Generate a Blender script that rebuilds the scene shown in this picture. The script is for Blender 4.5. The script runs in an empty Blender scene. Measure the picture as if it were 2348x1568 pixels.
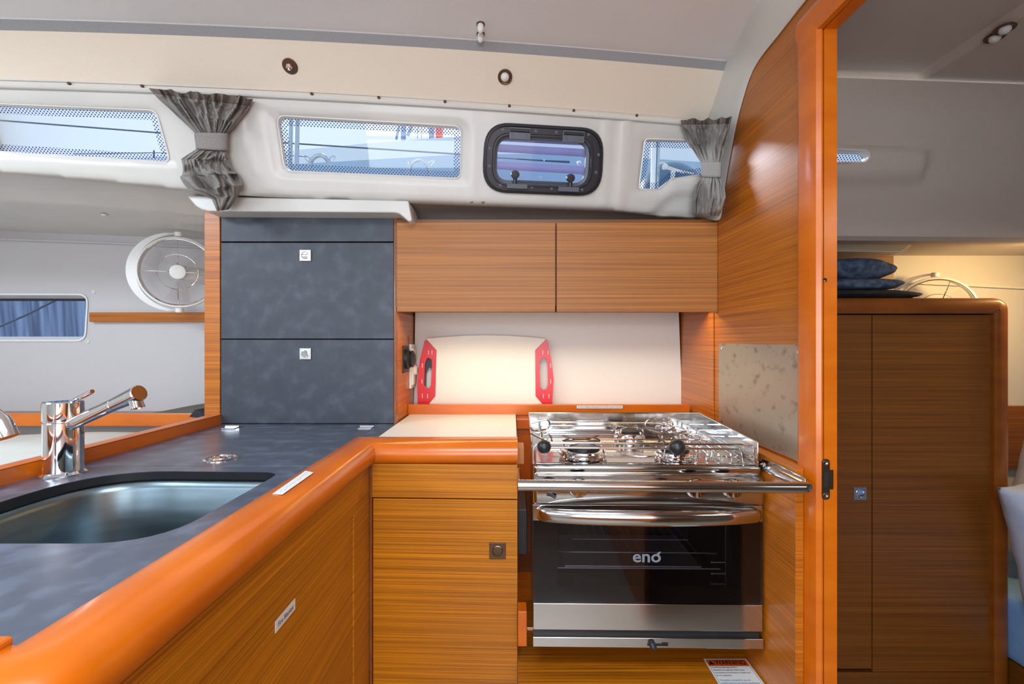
import bpy, bmesh, math, random
from mathutils import Vector, Matrix
from mathutils import noise as mnoise
from mathutils.geometry import delaunay_2d_cdt
random.seed(7)
PI = math.pi
ZC = 1.17                       # camera height above the cabin sole
F, CX, CY = 1100.0, 1174.0, 784.0
sc = bpy.context.scene
C = sc.collection
# ------------------------------------------------------------------ camera
cam = bpy.data.cameras.new('camera'); cam_o = bpy.data.objects.new('camera', cam); C.objects.link(cam_o)
cam.sensor_width = 36; cam.lens = 36 * F / 2348; cam.clip_start = 0.02
cam_o.location = (0, 0, ZC); cam_o.rotation_euler = (PI / 2, 0, 0)
sc.camera = cam_o
# ------------------------------------------------------------------ daylight, cabin lamp and added fills
w = bpy.data.worlds.new('sky'); sc.world = w; w.use_nodes = True
bg = w.node_tree.nodes['Background']; bg.inputs[0].default_value = (0.66, 0.79, 0.94, 1); bg.inputs[1].default_value = 1.02
sc.view_settings.view_transform = 'Standard'; sc.view_settings.look = 'None'
sc.view_settings.exposure = 0.28; sc.view_settings.gamma = 1.0; sc.view_settings.use_curve_mapping = False
def area(name, loc, target, sx, sy, watts, col, spread=PI):
    l = bpy.data.lights.new(name, 'AREA'); l.shape = 'RECTANGLE'; l.size = sx; l.size_y = sy
    l.energy = watts; l.color = col; l.spread = spread
    o = bpy.data.objects.new(name, l); C.objects.link(o)
    o.location = Vector(loc) + Vector((0, 0, ZC))
    o.rotation_euler = (Vector(target) - Vector(loc)).to_track_quat('-Z', 'Y').to_euler()
    return o
sun = bpy.data.lights.new('sun', 'SUN'); sun.energy = 6.5; sun.angle = math.radians(30); sun.color = (0.95, 0.97, 1.0)
sun_o = bpy.data.objects.new('sun', sun); C.objects.link(sun_o)
sun_o.rotation_euler = Vector((0.30, -0.60, -0.215)).to_track_quat('-Z', 'Y').to_euler(); sun_o.location = (-2, 6, 6)
area('deck_hatch_daylight', (-0.05, -0.15, 0.665), (-0.05, -0.15, 0), 0.60, 0.60, 14, (0.80, 0.90, 1.0))
area('saloon_hatch_daylight', (-1.55, 0.28, 0.665), (-1.55, 0.28, 0), 0.55, 0.44, 18, (0.78, 0.89, 1.0))
area('companionway_daylight', (0.0, -1.50, -0.05), (0.0, 0.3, 0.45), 1.0, 0.9, 20, (0.84, 0.92, 1.0))
area('opposite_side_fill', (-1.3, -1.70, 0.40), (-1.0, 0.5, 0.45), 2.2, 0.25, 18, (0.76, 0.88, 1.0))  # added fill to brighten the ceiling; the back wall has no windows
area('aft_cabin_lamp', (1.62, 1.30, 0.25), (1.5, 1.8, -0.1), 0.16, 0.10, 3.4, (1.0, 0.64, 0.24))
area('aft_cabin_fill', (1.6, -0.5, 0.545), (1.6, -0.4, 0), 0.5, 0.5, 4.5, (1.0, 0.90, 0.82))  # added fill that lifts the aft cabin; its ceiling has no opening
sc.cycles.glossy_bounces = 10
# ------------------------------------------------------------------ helpers
def R(px, py): return Vector(((px - CX) / F, 1.0, (CY - py) / F))
def aY(px, py, Y): return R(px, py) * Y
def aX(px, py, X): d = R(px, py); return d * (X / d.x)
def aZ(px, py, Z): d = R(px, py); return d * (Z / d.z)
class MB:
    def __init__(s): s.bm = bmesh.new(); s.smooth = 18
    def V(s, p): return s.bm.verts.new(p)
    def face(s, pts):
        try: return s.bm.faces.new([s.V(p) for p in pts])
        except ValueError: return None
    def box(s, x0, x1, y0, y1, z0, z1, bev=0.0, seg=2):
        t = bmesh.new()
        v = [t.verts.new((x, y, z)) for x in (x0, x1) for y in (y0, y1) for z in (z0, z1)]
        for f in ((0, 1, 3, 2), (4, 6, 7, 5), (0, 4, 5, 1), (2, 3, 7, 6), (0, 2, 6, 4), (1, 5, 7, 3)): t.faces.new([v[i] for i in f])
        if bev: bmesh.ops.bevel(t, geom=list(t.edges), offset=bev, segments=seg, affect='EDGES', profile=0.5)
        s.add(t); return s
    def add(s, t, M=None):
        if M is not None: bmesh.ops.transform(t, matrix=M, verts=list(t.verts))
        me = bpy.data.meshes.new('t'); t.to_mesh(me); t.free(); s.bm.from_mesh(me); bpy.data.meshes.remove(me)
    def prism(s, pts, vec, bev=0.0, seg=2):
        t = bmesh.new(); vec = Vector(vec)
        a = [t.verts.new(Vector(p)) for p in pts]; b = [t.verts.new(Vector(p) + vec) for p in pts]
        n = len(pts)
        t.faces.new(a[::-1]); t.faces.new(b)
        for i in range(n): t.faces.new((a[i], a[(i + 1) % n], b[(i + 1) % n], b[i]))
        bmesh.ops.recalc_face_normals(t, faces=list(t.faces))
        if bev: bmesh.ops.bevel(t, geom=list(t.edges), offset=bev, segments=seg, affect='EDGES', profile=0.5)
        s.add(t); return s
    def loft(s, rings, closed=True, cap0=False, cap1=False, loop=False):
        vs = [[s.V(p) for p in r] for r in rings]; n = len(vs[0])
        m = len(vs)
        for i in range(m if loop else m - 1):
            a, b = vs[i], vs[(i + 1) % m]
            for j in range(n if closed else n - 1):
                k = (j + 1) % n
                s.bm.faces.new((a[j], a[k], b[k], b[j]))
        if cap0: s.bm.faces.new(vs[0][::-1])
        if cap1: s.bm.faces.new(vs[-1])
        return s
    def tube(s, pts, r, seg=10, closed=False, flat=1.0):
        pts = [Vector(p) for p in pts]; n = len(pts)
        rr = r if isinstance(r, (list, tuple)) else [r] * n
        T = []
        for i in range(n):
            if closed: d = pts[(i + 1) % n] - pts[i - 1]
            else: d = pts[min(i + 1, n - 1)] - pts[max(i - 1, 0)]
            T.append(d.normalized())
        up = Vector((0, 0, 1)) if abs(T[0].z) < 0.9 else Vector((0, 1, 0))
        u = T[0].cross(up).normalized(); rings = []
        for i in range(n):
            u = (u - T[i] * u.dot(T[i])).normalized(); v = T[i].cross(u)
            rings.append([pts[i] + u * (rr[i] * math.cos(2 * PI * k / seg)) + v * (rr[i] * flat * math.sin(2 * PI * k / seg)) for k in range(seg)])
        s.loft(rings, True, not closed, not closed, loop=closed); return s
    def lathe(s, prof, org, axis, seg=28):
        org = Vector(org); a = Vector(axis).normalized()
        up = Vector((0, 0, 1)) if abs(a.z) < 0.9 else Vector((1, 0, 0))
        u = a.cross(up).normalized(); v = a.cross(u)
        rings = [[org + a * h + (u * math.cos(2 * PI * k / seg) + v * math.sin(2 * PI * k / seg)) * max(r, 1e-5) for k in range(seg)] for r, h in prof]
        s.loft(rings, True, True, True); return s
    def ball(s, c, r, sc3=(1, 1, 1), seg=20):
        t = bmesh.new(); bmesh.ops.create_uvsphere(t, u_segments=seg, v_segments=seg // 2, radius=r)
        s.add(t, Matrix.Translation(Vector(c)) @ Matrix.Diagonal((*sc3, 1))); return s
    def grid(s, fn, nu, nv):
        vs = [[s.V(fn(i / nu, j / nv)) for i in range(nu + 1)] for j in range(nv + 1)]
        for j in range(nv):
            for i in range(nu): s.bm.faces.new((vs[j][i], vs[j][i + 1], vs[j + 1][i + 1], vs[j + 1][i]))
        return s
def wloc(o):
    v = Vector((0, 0, 0))
    while o is not None: v += o.location; o = o.parent
    return v
def part(name, mb, mat, parent=None, label=None, recalc=True):
    bm = mb.bm
    bmesh.ops.remove_doubles(bm, verts=list(bm.verts), dist=1e-6)
    if recalc: bmesh.ops.recalc_face_normals(bm, faces=list(bm.faces))
    xs = [v.co for v in bm.verts]
    lo = Vector([min(c[i] for c in xs) for i in range(3)]); hi = Vector([max(c[i] for c in xs) for i in range(3)])
    org = Vector(((lo.x + hi.x) / 2, (lo.y + hi.y) / 2, lo.z))
    for v in bm.verts: v.co -= org
    me = bpy.data.meshes.new(name); bm.to_mesh(me); bm.free()
    me.polygons.foreach_set('use_smooth', [True] * len(me.polygons))
    me.set_sharp_from_angle(angle=math.radians(mb.smooth))
    me.materials.append(mat)
    o = bpy.data.objects.new(name, me); C.objects.link(o)
    o.location = org + Vector((0, 0, ZC)) - (wloc(parent) if parent else Vector((0, 0, 0)))
    if parent: o.parent = parent
    if label: o['label'] = label
    return o
def tag(o, label, cat, group=None, kind=None):
    o['label'] = label; o['category'] = cat
    if group: o['group'] = group
    if kind: o['kind'] = kind
    return o
def solo(name, mb, mat, label, cat, group=None): return tag(part(name, mb, mat), label, cat, group)
def struct(name, mb, mat, parent=None):
    o = part(name, mb, mat, parent)
    if not parent: o['kind'] = 'structure'
    return o
def thing(name, label, cat, loc, group=None):
    o = bpy.data.objects.new(name, None); C.objects.link(o); o.location = Vector(loc) + Vector((0, 0, ZC)); o.empty_display_size = 0.02
    return tag(o, label, cat, group)
def rpoly(pts, r, seg=6):
    """round the corners of a 2-D polygon"""
    n = len(pts); out = []
    rr = r if isinstance(r, (list, tuple)) else [r] * n
    for i in range(n):
        p = Vector(pts[i]); a = (Vector(pts[i - 1]) - p); b = (Vector(pts[(i + 1) % n]) - p)
        la, lb = a.length, b.length; a.normalize(); b.normalize()
        ang = math.acos(max(-1, min(1, a.dot(b)))); rad = rr[i]
        if rad <= 0: out.append(tuple(p)); continue
        t = min(rad / math.tan(ang / 2), la * 0.49, lb * 0.49)
        p0, p1 = p + a * t, p + b * t
        for k in range(seg + 1):
            s = k / seg; out.append(tuple(p0 * (1 - s) ** 2 + p * 2 * s * (1 - s) + p1 * s * s))
    return out
def inset(poly, d):
    """move every point of a CCW/CW polygon inwards by d"""
    n = len(poly); A = sum(poly[i - 1][0] * poly[i][1] - poly[i][0] * poly[i - 1][1] for i in range(n))
    sg = 1 if A > 0 else -1; out = []
    for i in range(n):
        t = Vector(poly[(i + 1) % n]) - Vector(poly[i - 1]); 
        if t.length < 1e-9: out.append(poly[i]); continue
        t.normalize(); nrm = Vector((-t.y, t.x)) * sg
        out.append((poly[i][0] + nrm.x * d, poly[i][1] + nrm.y * d))
    return out
def inside(p, poly):
    x, y = p[0], p[1]; c = False; j = len(poly) - 1
    for i in range(len(poly)):
        xi, yi = poly[i][0], poly[i][1]; xj, yj = poly[j][0], poly[j][1]
        if (yi > y) != (yj > y) and x < (xj - xi) * (y - yi) / (yj - yi) + xi: c = not c
        j = i
    return c
def dist_poly(p, poly):
    best = 1e9; P = Vector((p[0], p[1]))
    for i in range(len(poly)):
        a = Vector(poly[i - 1][:2]); b = Vector(poly[i][:2]); ab = b - a
        t = max(0, min(1, (P - a).dot(ab) / max(ab.length_squared, 1e-12)))
        best = min(best, (P - a - ab * t).length)
    return best
def sstep(a, b, x):
    t = max(0, min(1, (x - a) / (b - a))); return t * t * (3 - 2 * t)
def arc(c, r, a0, a1, n, u, v):
    c, u, v = Vector(c), Vector(u), Vector(v)
    return [c + u * (r * math.cos(a0 + (a1 - a0) * k / n)) + v * (r * math.sin(a0 + (a1 - a0) * k / n)) for k in range(n + 1)]
def rounded_path(pts, r, seg=5):
    pts = [Vector(p) for p in pts]; out = [pts[0]]
    for i in range(1, len(pts) - 1):
        p = pts[i]; a = pts[i - 1] - p; b = pts[i + 1] - p; t = min(r, a.length * .49, b.length * .49)
        a.normalize(); b.normalize(); p0, p1 = p + a * t, p + b * t
        for k in range(seg + 1):
            s = k / seg; out.append(p0 * (1 - s) ** 2 + p * (2 * s * (1 - s)) + p1 * s * s)
    out.append(pts[-1]); return out
def text_mb(txt, org, ux, uz, width=None, height=None, depth=0.0004, bold=0.0):
    """lettering whose lower left corner is at org, running along ux with its top towards uz"""
    cu = bpy.data.curves.new('t', 'FONT'); cu.body = txt; cu.size = 1.0; cu.extrude = 0.0; cu.offset = bold; cu.resolution_u = 3
    o = bpy.data.objects.new('t', cu); C.objects.link(o)
    dg = bpy.context.evaluated_depsgraph_get(); me = bpy.data.meshes.new_from_object(o.evaluated_get(dg))
    bpy.data.objects.remove(o); bpy.data.curves.remove(cu)
    mb = MB(); mb.bm.from_mesh(me); bpy.data.meshes.remove(me)
    xs = [v.co.x for v in mb.bm.verts]; ys = [v.co.y for v in mb.bm.verts]
    x0, x1, y0, y1 = min(xs), max(xs), min(ys), max(ys)
    sx = width / (x1 - x0) if width else height / (y1 - y0); sy = height / (y1 - y0) if height else sx
    ux = Vector(ux).normalized(); uz = Vector(uz).normalized(); nn = ux.cross(uz)
    for v in mb.bm.verts:
        x, y = (v.co.x - x0) * sx, (v.co.y - y0) * sy
        v.co = Vector(org) + ux * x + uz * y + nn * depth
    return mb
# ------------------------------------------------------------------ materials
def mat(name, col, rough=0.5, metal=0.0, coat=0.0, spec=0.5):
    m = bpy.data.materials.new(name); m.use_nodes = True; b = m.node_tree.nodes['Principled BSDF']
    b.inputs['Base Color'].default_value = (*col, 1); b.inputs['Roughness'].default_value = rough
    b.inputs['Metallic'].default_value = metal; b.inputs['Coat Weight'].default_value = coat; b.inputs['Specular IOR Level'].default_value = spec
    return m
def srgb(r, g, b): return tuple(((c / 255) / 12.92 if c / 255 <= 0.04045 else ((c / 255 + 0.055) / 1.055) ** 2.4) for c in (r, g, b))
def noise_mat(name, c0, c1, scale, rough=0.5, detail=5, lo=0.35, hi=0.65, metal=0.0, coat=0.0, bump=0.0, mid=None, coat_rough=0.1, spec=0.5, dist=0.0):
    m = mat(name, c0, rough, metal, coat, spec); nt = m.node_tree; b = nt.nodes['Principled BSDF']
    b.inputs['Coat Roughness'].default_value = coat_rough
    g = nt.nodes.new('ShaderNodeNewGeometry'); mp = nt.nodes.new('ShaderNodeMapping'); n = nt.nodes.new('ShaderNodeTexNoise'); r = nt.nodes.new('ShaderNodeValToRGB')
    sc3 = scale if isinstance(scale, tuple) else (scale,) * 3
    mp.inputs['Scale'].default_value = sc3; n.inputs['Scale'].default_value = 1.0; n.inputs['Detail'].default_value = detail; n.inputs['Distortion'].default_value = dist
    nt.links.new(g.outputs['Position'], mp.inputs['Vector']); nt.links.new(mp.outputs[0], n.inputs['Vector']); nt.links.new(n.outputs['Fac'], r.inputs['Fac'])
    r.color_ramp.elements[0].position = lo; r.color_ramp.elements[0].color = (*c0, 1)
    r.color_ramp.elements[1].position = hi; r.color_ramp.elements[1].color = (*c1, 1)
    if mid: e = r.color_ramp.elements.new((lo + hi) / 2); e.color = (*mid, 1)
    nt.links.new(r.outputs[0], b.inputs['Base Color'])
    if bump:
        bp = nt.nodes.new('ShaderNodeBump'); bp.inputs['Strength'].default_value = bump; bp.inputs['Distance'].default_value = 0.002
        nt.links.new(n.outputs['Fac'], bp.inputs['Height']); nt.links.new(bp.outputs[0], b.inputs['Normal'])
    return m
def wood(name, dark, light, grain, rough=0.34, coat=0.25):
    """teak veneer: long fine streaks plus broad tone changes"""
    m = noise_mat(name, dark, light, grain, rough, 4, 0.30, 0.66, coat=coat, coat_rough=0.28)
    nt = m.node_tree; b = nt.nodes['Principled BSDF']; ramp = [n for n in nt.nodes if n.type == 'VALTORGB'][0]
    mp2 = nt.nodes.new('ShaderNodeMapping'); n2 = nt.nodes.new('ShaderNodeTexNoise'); g = [n for n in nt.nodes if n.type == 'NEW_GEOMETRY'][0]
    mp2.inputs['Scale'].default_value = tuple(g_ * (0.22 if g_ > 20 else 0.5) for g_ in grain); n2.inputs['Scale'].default_value = 1; n2.inputs['Detail'].default_value = 3
    nt.links.new(g.outputs['Position'], mp2.inputs['Vector']); nt.links.new(mp2.outputs[0], n2.inputs['Vector'])
    r2 = nt.nodes.new('ShaderNodeValToRGB'); r2.color_ramp.elements[0].color = (0.80, 0.78, 0.74, 1); r2.color_ramp.elements[1].color = (1.1, 1.1, 1.1, 1)
    r2.color_ramp.elements[0].position = 0.3; r2.color_ramp.elements[1].position = 0.7
    nt.links.new(n2.outputs['Fac'], r2.inputs['Fac'])
    mx = nt.nodes.new('ShaderNodeMix'); mx.data_type = 'RGBA'; mx.blend_type = 'MULTIPLY'; mx.inputs['Factor'].default_value = 1
    nt.links.new(ramp.outputs[0], mx.inputs[6]); nt.links.new(r2.outputs[0], mx.inputs[7]); nt.links.new(mx.outputs[2], b.inputs['Base Color'])
    return m
def glass(name, tint, gl=0.04, rough=0.02, facing=0.5):
    m = bpy.data.materials.new(name); m.use_nodes = True; nt = m.node_tree; nt.nodes.remove(nt.nodes['Principled BSDF'])
    t = nt.nodes.new('ShaderNodeBsdfTransparent'); t.inputs[0].default_value = (*tint, 1)
    g = nt.nodes.new('ShaderNodeBsdfGlossy'); g.inputs['Roughness'].default_value = rough
    fr = nt.nodes.new('ShaderNodeFresnel'); fr.inputs['IOR'].default_value = 1.5; mx = nt.nodes.new('ShaderNodeMixShader')
    nt.links.new(fr.outputs[0], mx.inputs[0]); nt.links.new(t.outputs[0], mx.inputs[1]); nt.links.new(g.outputs[0], mx.inputs[2])
    nt.links.new(mx.outputs[0], nt.nodes['Material Output'].inputs[0]); return m
def emit(name, col, s):
    m = mat(name, col, 0.5); b = m.node_tree.nodes['Principled BSDF']; b.inputs['Emission Color'].default_value = (*col, 1); b.inputs['Emission Strength'].default_value = s
    return m
M = {}
M['veneer'] = wood('teak_veneer', srgb(152, 80, 12), srgb(206, 120, 26), (2.2, 2.2, 520))
M['veneer_low'] = wood('teak_veneer_golden', srgb(150, 84, 4), srgb(212, 132, 12), (2.2, 2.2, 480))
M['veneer_shelf'] = wood('teak_veneer_shelf', srgb(128, 68, 6), srgb(214, 132, 26), (2.2, 200, 200))
M['veneer_upper'] = wood('teak_veneer_pale', srgb(146, 88, 34), srgb(188, 122, 56), (2.0, 2.0, 520), rough=0.5, coat=0.0)
M['veneer_dark'] = wood('teak_veneer_brown', srgb(106, 58, 12), srgb(144, 86, 24), (2.2, 2.2, 420), rough=0.45, coat=0.1)
M['solid'] = noise_mat('varnished_moabi', srgb(200, 96, 4), srgb(212, 108, 10), (9, 9, 30), 0.30, coat=0.35, coat_rough=0.16)
M['solid_dark'] = noise_mat('varnished_moabi_dark', srgb(132, 68, 14), srgb(150, 82, 20), (9, 9, 30), 0.32, coat=0.3)
M['edge'] = mat('panel_edge', srgb(196, 120, 60), 0.5)
M['slate'] = noise_mat('slate_laminate', srgb(52, 58, 68), srgb(82, 89, 101), 26, 0.45, detail=12, lo=0.22, hi=0.8, mid=srgb(60, 66, 77))
M['slate_top'] = noise_mat('slate_worktop', srgb(60, 70, 88), srgb(98, 110, 132), 26, 0.34, detail=10, lo=0.3, hi=0.72, mid=srgb(70, 79, 96), spec=0.8, coat=0.5, coat_rough=0.3)
M['gap'] = mat('shadow_gap', (0.012, 0.011, 0.012), 0.8)
M['gel'] = noise_mat('white_gelcoat', srgb(214, 213, 208), srgb(219, 218, 213), 8, 0.32)
M['liner'] = noise_mat('vinyl_headliner', srgb(236, 237, 240), srgb(241, 242, 245), 500, 0.7, bump=0.15)
M['liner_cream'] = noise_mat('cream_headliner', srgb(236, 224, 206), srgb(240, 229, 212), 500, 0.65, bump=0.15)
M['hull'] = noise_mat('grey_hull_lining', srgb(196, 194, 196), srgb(204, 202, 204), 400, 0.6, bump=0.1)
M['aft_liner'] = noise_mat('grey_cabin_lining', srgb(200, 188, 178), srgb(206, 194, 184), 400, 0.65)
M['white_lam'] = noise_mat('white_laminate', srgb(226, 222, 214), srgb(238, 235, 228), 600, 0.4)
M['cushion'] = noise_mat('cream_leatherette', srgb(214, 214, 206), srgb(222, 222, 214), 9, 0.5, bump=0.2)
M['chrome'] = mat('chrome', (0.86, 0.86, 0.88), 0.045, 1.0)
M['steel'] = mat('polished_steel', (0.56, 0.555, 0.55), 0.12, 1.0)
M['steel_br'] = mat('brushed_steel', (0.62, 0.63, 0.64), 0.26, 1.0)
M['sink'] = noise_mat('sink_steel', (0.17, 0.23, 0.26), (0.23, 0.29, 0.33), (8, 8, 60), 0.33, metal=1.0)
M['plate'] = noise_mat('scratched_steel', (0.28, 0.25, 0.19), (0.46, 0.42, 0.34), (60, 30, 45), 0.42, metal=0.75, lo=0.30, hi=0.44, detail=8)
M['black'] = mat('black_plastic', (0.015, 0.016, 0.018), 0.35)
M['hatchgrey'] = mat('dark_grey_plastic', srgb(44, 44, 50), 0.4)
M['hingegrey'] = mat('grey_plastic', srgb(96, 102, 114), 0.4)
M['glassblack'] = mat('oven_glass_border', (0.006, 0.006, 0.007), 0.04)
M['white_pl'] = mat('white_plastic', srgb(232, 232, 230), 0.35)
M['brown_ring'] = mat('bronze_ring', srgb(96, 66, 44), 0.4, 0.3)
M['bronze'] = mat('bronze_lock', srgb(120, 100, 82), 0.22, 0.9)
M['red'] = mat('red_plastic', srgb(214, 30, 42), 0.3)
M['board'] = mat('white_board', srgb(236, 232, 220), 0.45)
M['paper'] = mat('label_paper', srgb(226, 228, 226), 0.5)
M['ink'] = mat('label_ink', srgb(60, 66, 78), 0.6)
M['deck_steel'] = mat('weathered_steel', (0.40, 0.46, 0.52), 0.2, 1.0)
M['cove'] = noise_mat('shade_grey_cove', srgb(150, 151, 154), srgb(158, 159, 162), 400, 0.7)  # darker grey puts the shade of the ceiling riser into its colour
M['clamp'] = mat('bronze_wire', (0.42, 0.36, 0.30), 0.22, 1.0)
M['rack'] = mat('rack_wire', (0.8, 0.8, 0.82), 0.4, 0.8)
M['ink_grey'] = mat('etched_print', srgb(122, 128, 136), 0.5)
M['warn'] = mat('warning_band', srgb(200, 84, 30), 0.5)
M['warn_ink'] = mat('warning_ink', srgb(60, 14, 8), 0.5)
M['blue_ink'] = mat('blue_print', srgb(30, 120, 180), 0.5)
M['curtain'] = noise_mat('grey_linen', srgb(128, 124, 120), srgb(164, 160, 156), (900, 900, 900), 0.85, bump=0.5, detail=2)
M['curtain_hem'] = noise_mat('grey_linen_hem', srgb(104, 92, 84), srgb(136, 124, 116), (900, 900, 900), 0.85, bump=0.5, detail=2)
M['blue_cloth'] = noise_mat('navy_cloth', srgb(50, 66, 92), srgb(84, 104, 134), 60, 0.8, bump=0.3)
M['black_cloth'] = noise_mat('black_cloth', srgb(24, 24, 30), srgb(44, 46, 54), 60, 0.8)
M['taupe'] = noise_mat('taupe_cloth', srgb(92, 88, 78), srgb(110, 106, 96), 300, 0.85)
M['pillow'] = noise_mat('pillow_cotton', srgb(186, 198, 226), srgb(204, 214, 238), 20, 0.8, bump=0.3)
M['sheet'] = noise_mat('blue_sheet', srgb(120, 166, 222), srgb(140, 184, 234), 12, 0.8, bump=0.3)
M['glass'] = glass('window_glass', (0.93, 0.96, 1.0))
M['ovenglass'] = glass('oven_glass', (0.62, 0.60, 0.64), rough=0.03)
M['acrylic'] = glass('hatch_acrylic', (0.80, 0.82, 0.97), rough=0.05)
M['boat'] = mat('white_boat_hull', srgb(226, 232, 238), 0.35)
M['boat_low'] = mat('pale_blue_topsides', srgb(170, 196, 216), 0.4)
M['bluehull'] = noise_mat('rippled_blue_hull', srgb(58, 82, 124), srgb(150, 172, 208), (22, 4, 1.4), 0.3, detail=6, lo=0.38, hi=0.66, dist=0.4)
M['fender'] = mat('blue_fender', srgb(70, 104, 132), 0.4)
M['outred'] = mat('signal_red', srgb(240, 50, 10), 0.5)
M['spar'] = mat('painted_spar', srgb(120, 150, 184), 0.4)
M['rope'] = mat('pale_rope', srgb(214, 216, 214), 0.7)
M['wire'] = mat('lifeline_wire', srgb(84, 100, 118), 0.4, 0.5)
M['slats'] = mat('lavender_grille', srgb(176, 176, 214), 0.5)
M['sole'] = wood('cabin_sole', srgb(150, 142, 130), srgb(176, 168, 156), (2.2, 60, 60), rough=0.4)
M['led'] = emit('led_strip_diffuser', (1.0, 0.80, 0.45), 5.0)
def frit(name, ang=0.785, scale=190, rad=0.30):
    m = bpy.data.materials.new(name); m.use_nodes = True; nt = m.node_tree; b = nt.nodes['Principled BSDF']
    b.inputs['Base Color'].default_value = (*srgb(36, 50, 110), 1); b.inputs['Roughness'].default_value = 0.4
    g = nt.nodes.new('ShaderNodeNewGeometry'); mp = nt.nodes.new('ShaderNodeMapping'); mp.vector_type = 'POINT'
    s = nt.nodes.new('ShaderNodeSeparateXYZ'); c = nt.nodes.new('ShaderNodeCombineXYZ'); v = nt.nodes.new('ShaderNodeTexVoronoi'); v.voronoi_dimensions = '2D'
    v.inputs['Randomness'].default_value = 0; v.inputs['Scale'].default_value = scale
    nt.links.new(g.outputs['Position'], s.inputs[0]); nt.links.new(s.outputs['X'], c.inputs['X']); nt.links.new(s.outputs['Z'], c.inputs['Y'])
    mp.inputs['Rotation'].default_value = (0, 0, ang)
    nt.links.new(c.outputs[0], mp.inputs['Vector']); nt.links.new(mp.outputs[0], v.inputs['Vector'])
    mt = nt.nodes.new('ShaderNodeMath'); mt.operation = 'LESS_THAN'; mt.inputs[1].default_value = rad; nt.links.new(v.outputs['Distance'], mt.inputs[0])
    tr = nt.nodes.new('ShaderNodeBsdfTransparent'); mx = nt.nodes.new('ShaderNodeMixShader')
    nt.links.new(mt.outputs[0], mx.inputs[0]); nt.links.new(tr.outputs[0], mx.inputs[1]); nt.links.new(b.outputs[0], mx.inputs[2])
    nt.links.new(mx.outputs[0], nt.nodes['Material Output'].inputs[0]); return m
M['frit'] = frit('dotted_border_print')
# ================================================================== THE BOAT'S SHELL
ZR = 0.56                                                # height of the curtain rail
def Yr(X): X = max(-1.8, X); return 1.1488 + 0.142 * X + 0.04 * X * X       # plan curve of the coachroof side along the rail
def Ys(X, Z): return Yr(X) + 0.36 * (ZR - Z)             # sloping side with the windows
def Yu(X, Z): return Yr(X) - (0.085 + 0.025 * X) * (Z - ZR) / 0.08          # cream facet above the rail
def unp(px, py, fn, off=0.0):
    t = 1.1
    for _ in range(40):
        P = R(px, py) * t; t = fn(P.x, P.z) + off
    return R(px, py) * t
def S2(px, py): p = unp(px, py, Ys); return (p.x, p.z)
# ---- openings
win_px = [
    [(-260, 226), (352, 252), (385, 369), (-260, 330)],
    [(634, 264), (1056, 289), (1054, 407), (652, 389)],
    [(1481, 318), (1640, 322), (1646, 392), (1540, 408), (1512, 432), (1467, 431)]]
win_r = [0.015, 0.017, [0.010, 0.008, 0.006, 0.03, 0.02, 0.008]]
wins = []
for pts, r in zip(win_px, win_r): wins.append(rpoly([S2(*p) for p in pts], r, 6))
hatch_c = unp(1243, 366, Ys)
hx = (unp(1383, 372, Ys) - unp(1107, 358, Ys)).normalized()
hn = hx.cross((unp(1245, 281, Ys) - unp(1243, 445, Ys)).normalized()).normalized()     # points outboard or inboard
if hn.y > 0: hn = -hn
hz = hn.cross(hx).normalized()
if hz.z < 0: hz = -hz
def H(a, b, n=0.0): return hatch_c + hx * a + hz * b + hn * n         # n > 0 is into the cabin
def hl(px, py):                                       # pixel of the photograph -> hatch frame coordinates
    d = R(px, py); t = hatch_c.dot(hn) / d.dot(hn); p = d * t - hatch_c; return (p.dot(hx), p.dot(hz))
hatch_out = rpoly([hl(1112, 279), hl(1384, 295), hl(1378, 451), hl(1104, 440)], 0.062, 8)
hatch_hole3 = [H(*q) for q in inset(hatch_out, 0.016)]
hatch_hole = [(p.x, p.z) for p in hatch_hole3]
# ---- coachroof side with raised mouldings, cut for windows and hatch
bot_px = [(-420, 372), (-200, 384), (0, 395), (200, 412), (430, 436), (600, 448), (930, 463), (1100, 470), (1388, 482), (1490, 491), (1560, 495), (1700, 500)]
bot = [S2(*p) for p in bot_px]
def zbot(X):
    for a, b in zip(bot, bot[1:]):
        if X <= b[0]: return a[1] + (b[1] - a[1]) * (X - a[0]) / (b[0] - a[0])
    return bot[-1][1]
XL, XRt = -1.95, 0.52
surr = [rpoly([S2(*p) for p in q], 0.02, 4) for q in (
    [(-300, 214), (372, 240), (412, 384), (-300, 350)], [(612, 250), (1074, 276), (1072, 424), (634, 406)],
    [(1460, 303), (1660, 306), (1664, 404), (1548, 418), (1520, 448), (1446, 446)])]
ribs = [((545, 262), (590, 398), .010, .007), ((585, 262), (622, 428), .012, .005), ((1084, 258), (1084, 462), .006, .002),
        ((1394, 280), (1384, 474), .006, .0045), ((1436, 284), (1420, 474), .010, .006)]
ribs = [(Vector(S2(*a)), Vector(S2(*b)), wd, h) for a, b, wd, h in ribs]
step_poly = [S2(*p) for p in ((1486, 492), (1528, 452), (1546, 440), (1700, 428), (1700, 520), (1480, 520))]
def relief(X, Z):
    h = 0.0
    for s in surr:
        ins = inside((X, Z), s); d = dist_poly((X, Z), s)
        h += 0.006 * (1 if ins else 0) * sstep(0, 0.010, d) if ins else 0
    P = Vector((X, Z))
    for a, b, wd, hh in ribs:
        ab = b - a; t = max(0, min(1, (P - a).dot(ab) / ab.length_squared)); d = (P - a - ab * t).length
        h -= hh * math.exp(-(d / wd) ** 2)
    if inside((X, Z), step_poly): h += 0.012 * sstep(0, 0.012, dist_poly((X, Z), step_poly))
    if Z < zbot(X) + 0.012: h += 0.010 * (1 - (Z - zbot(X)) / 0.012) ** 2
    if Z > ZR - 0.02: h += 0.0
    return h
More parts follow.
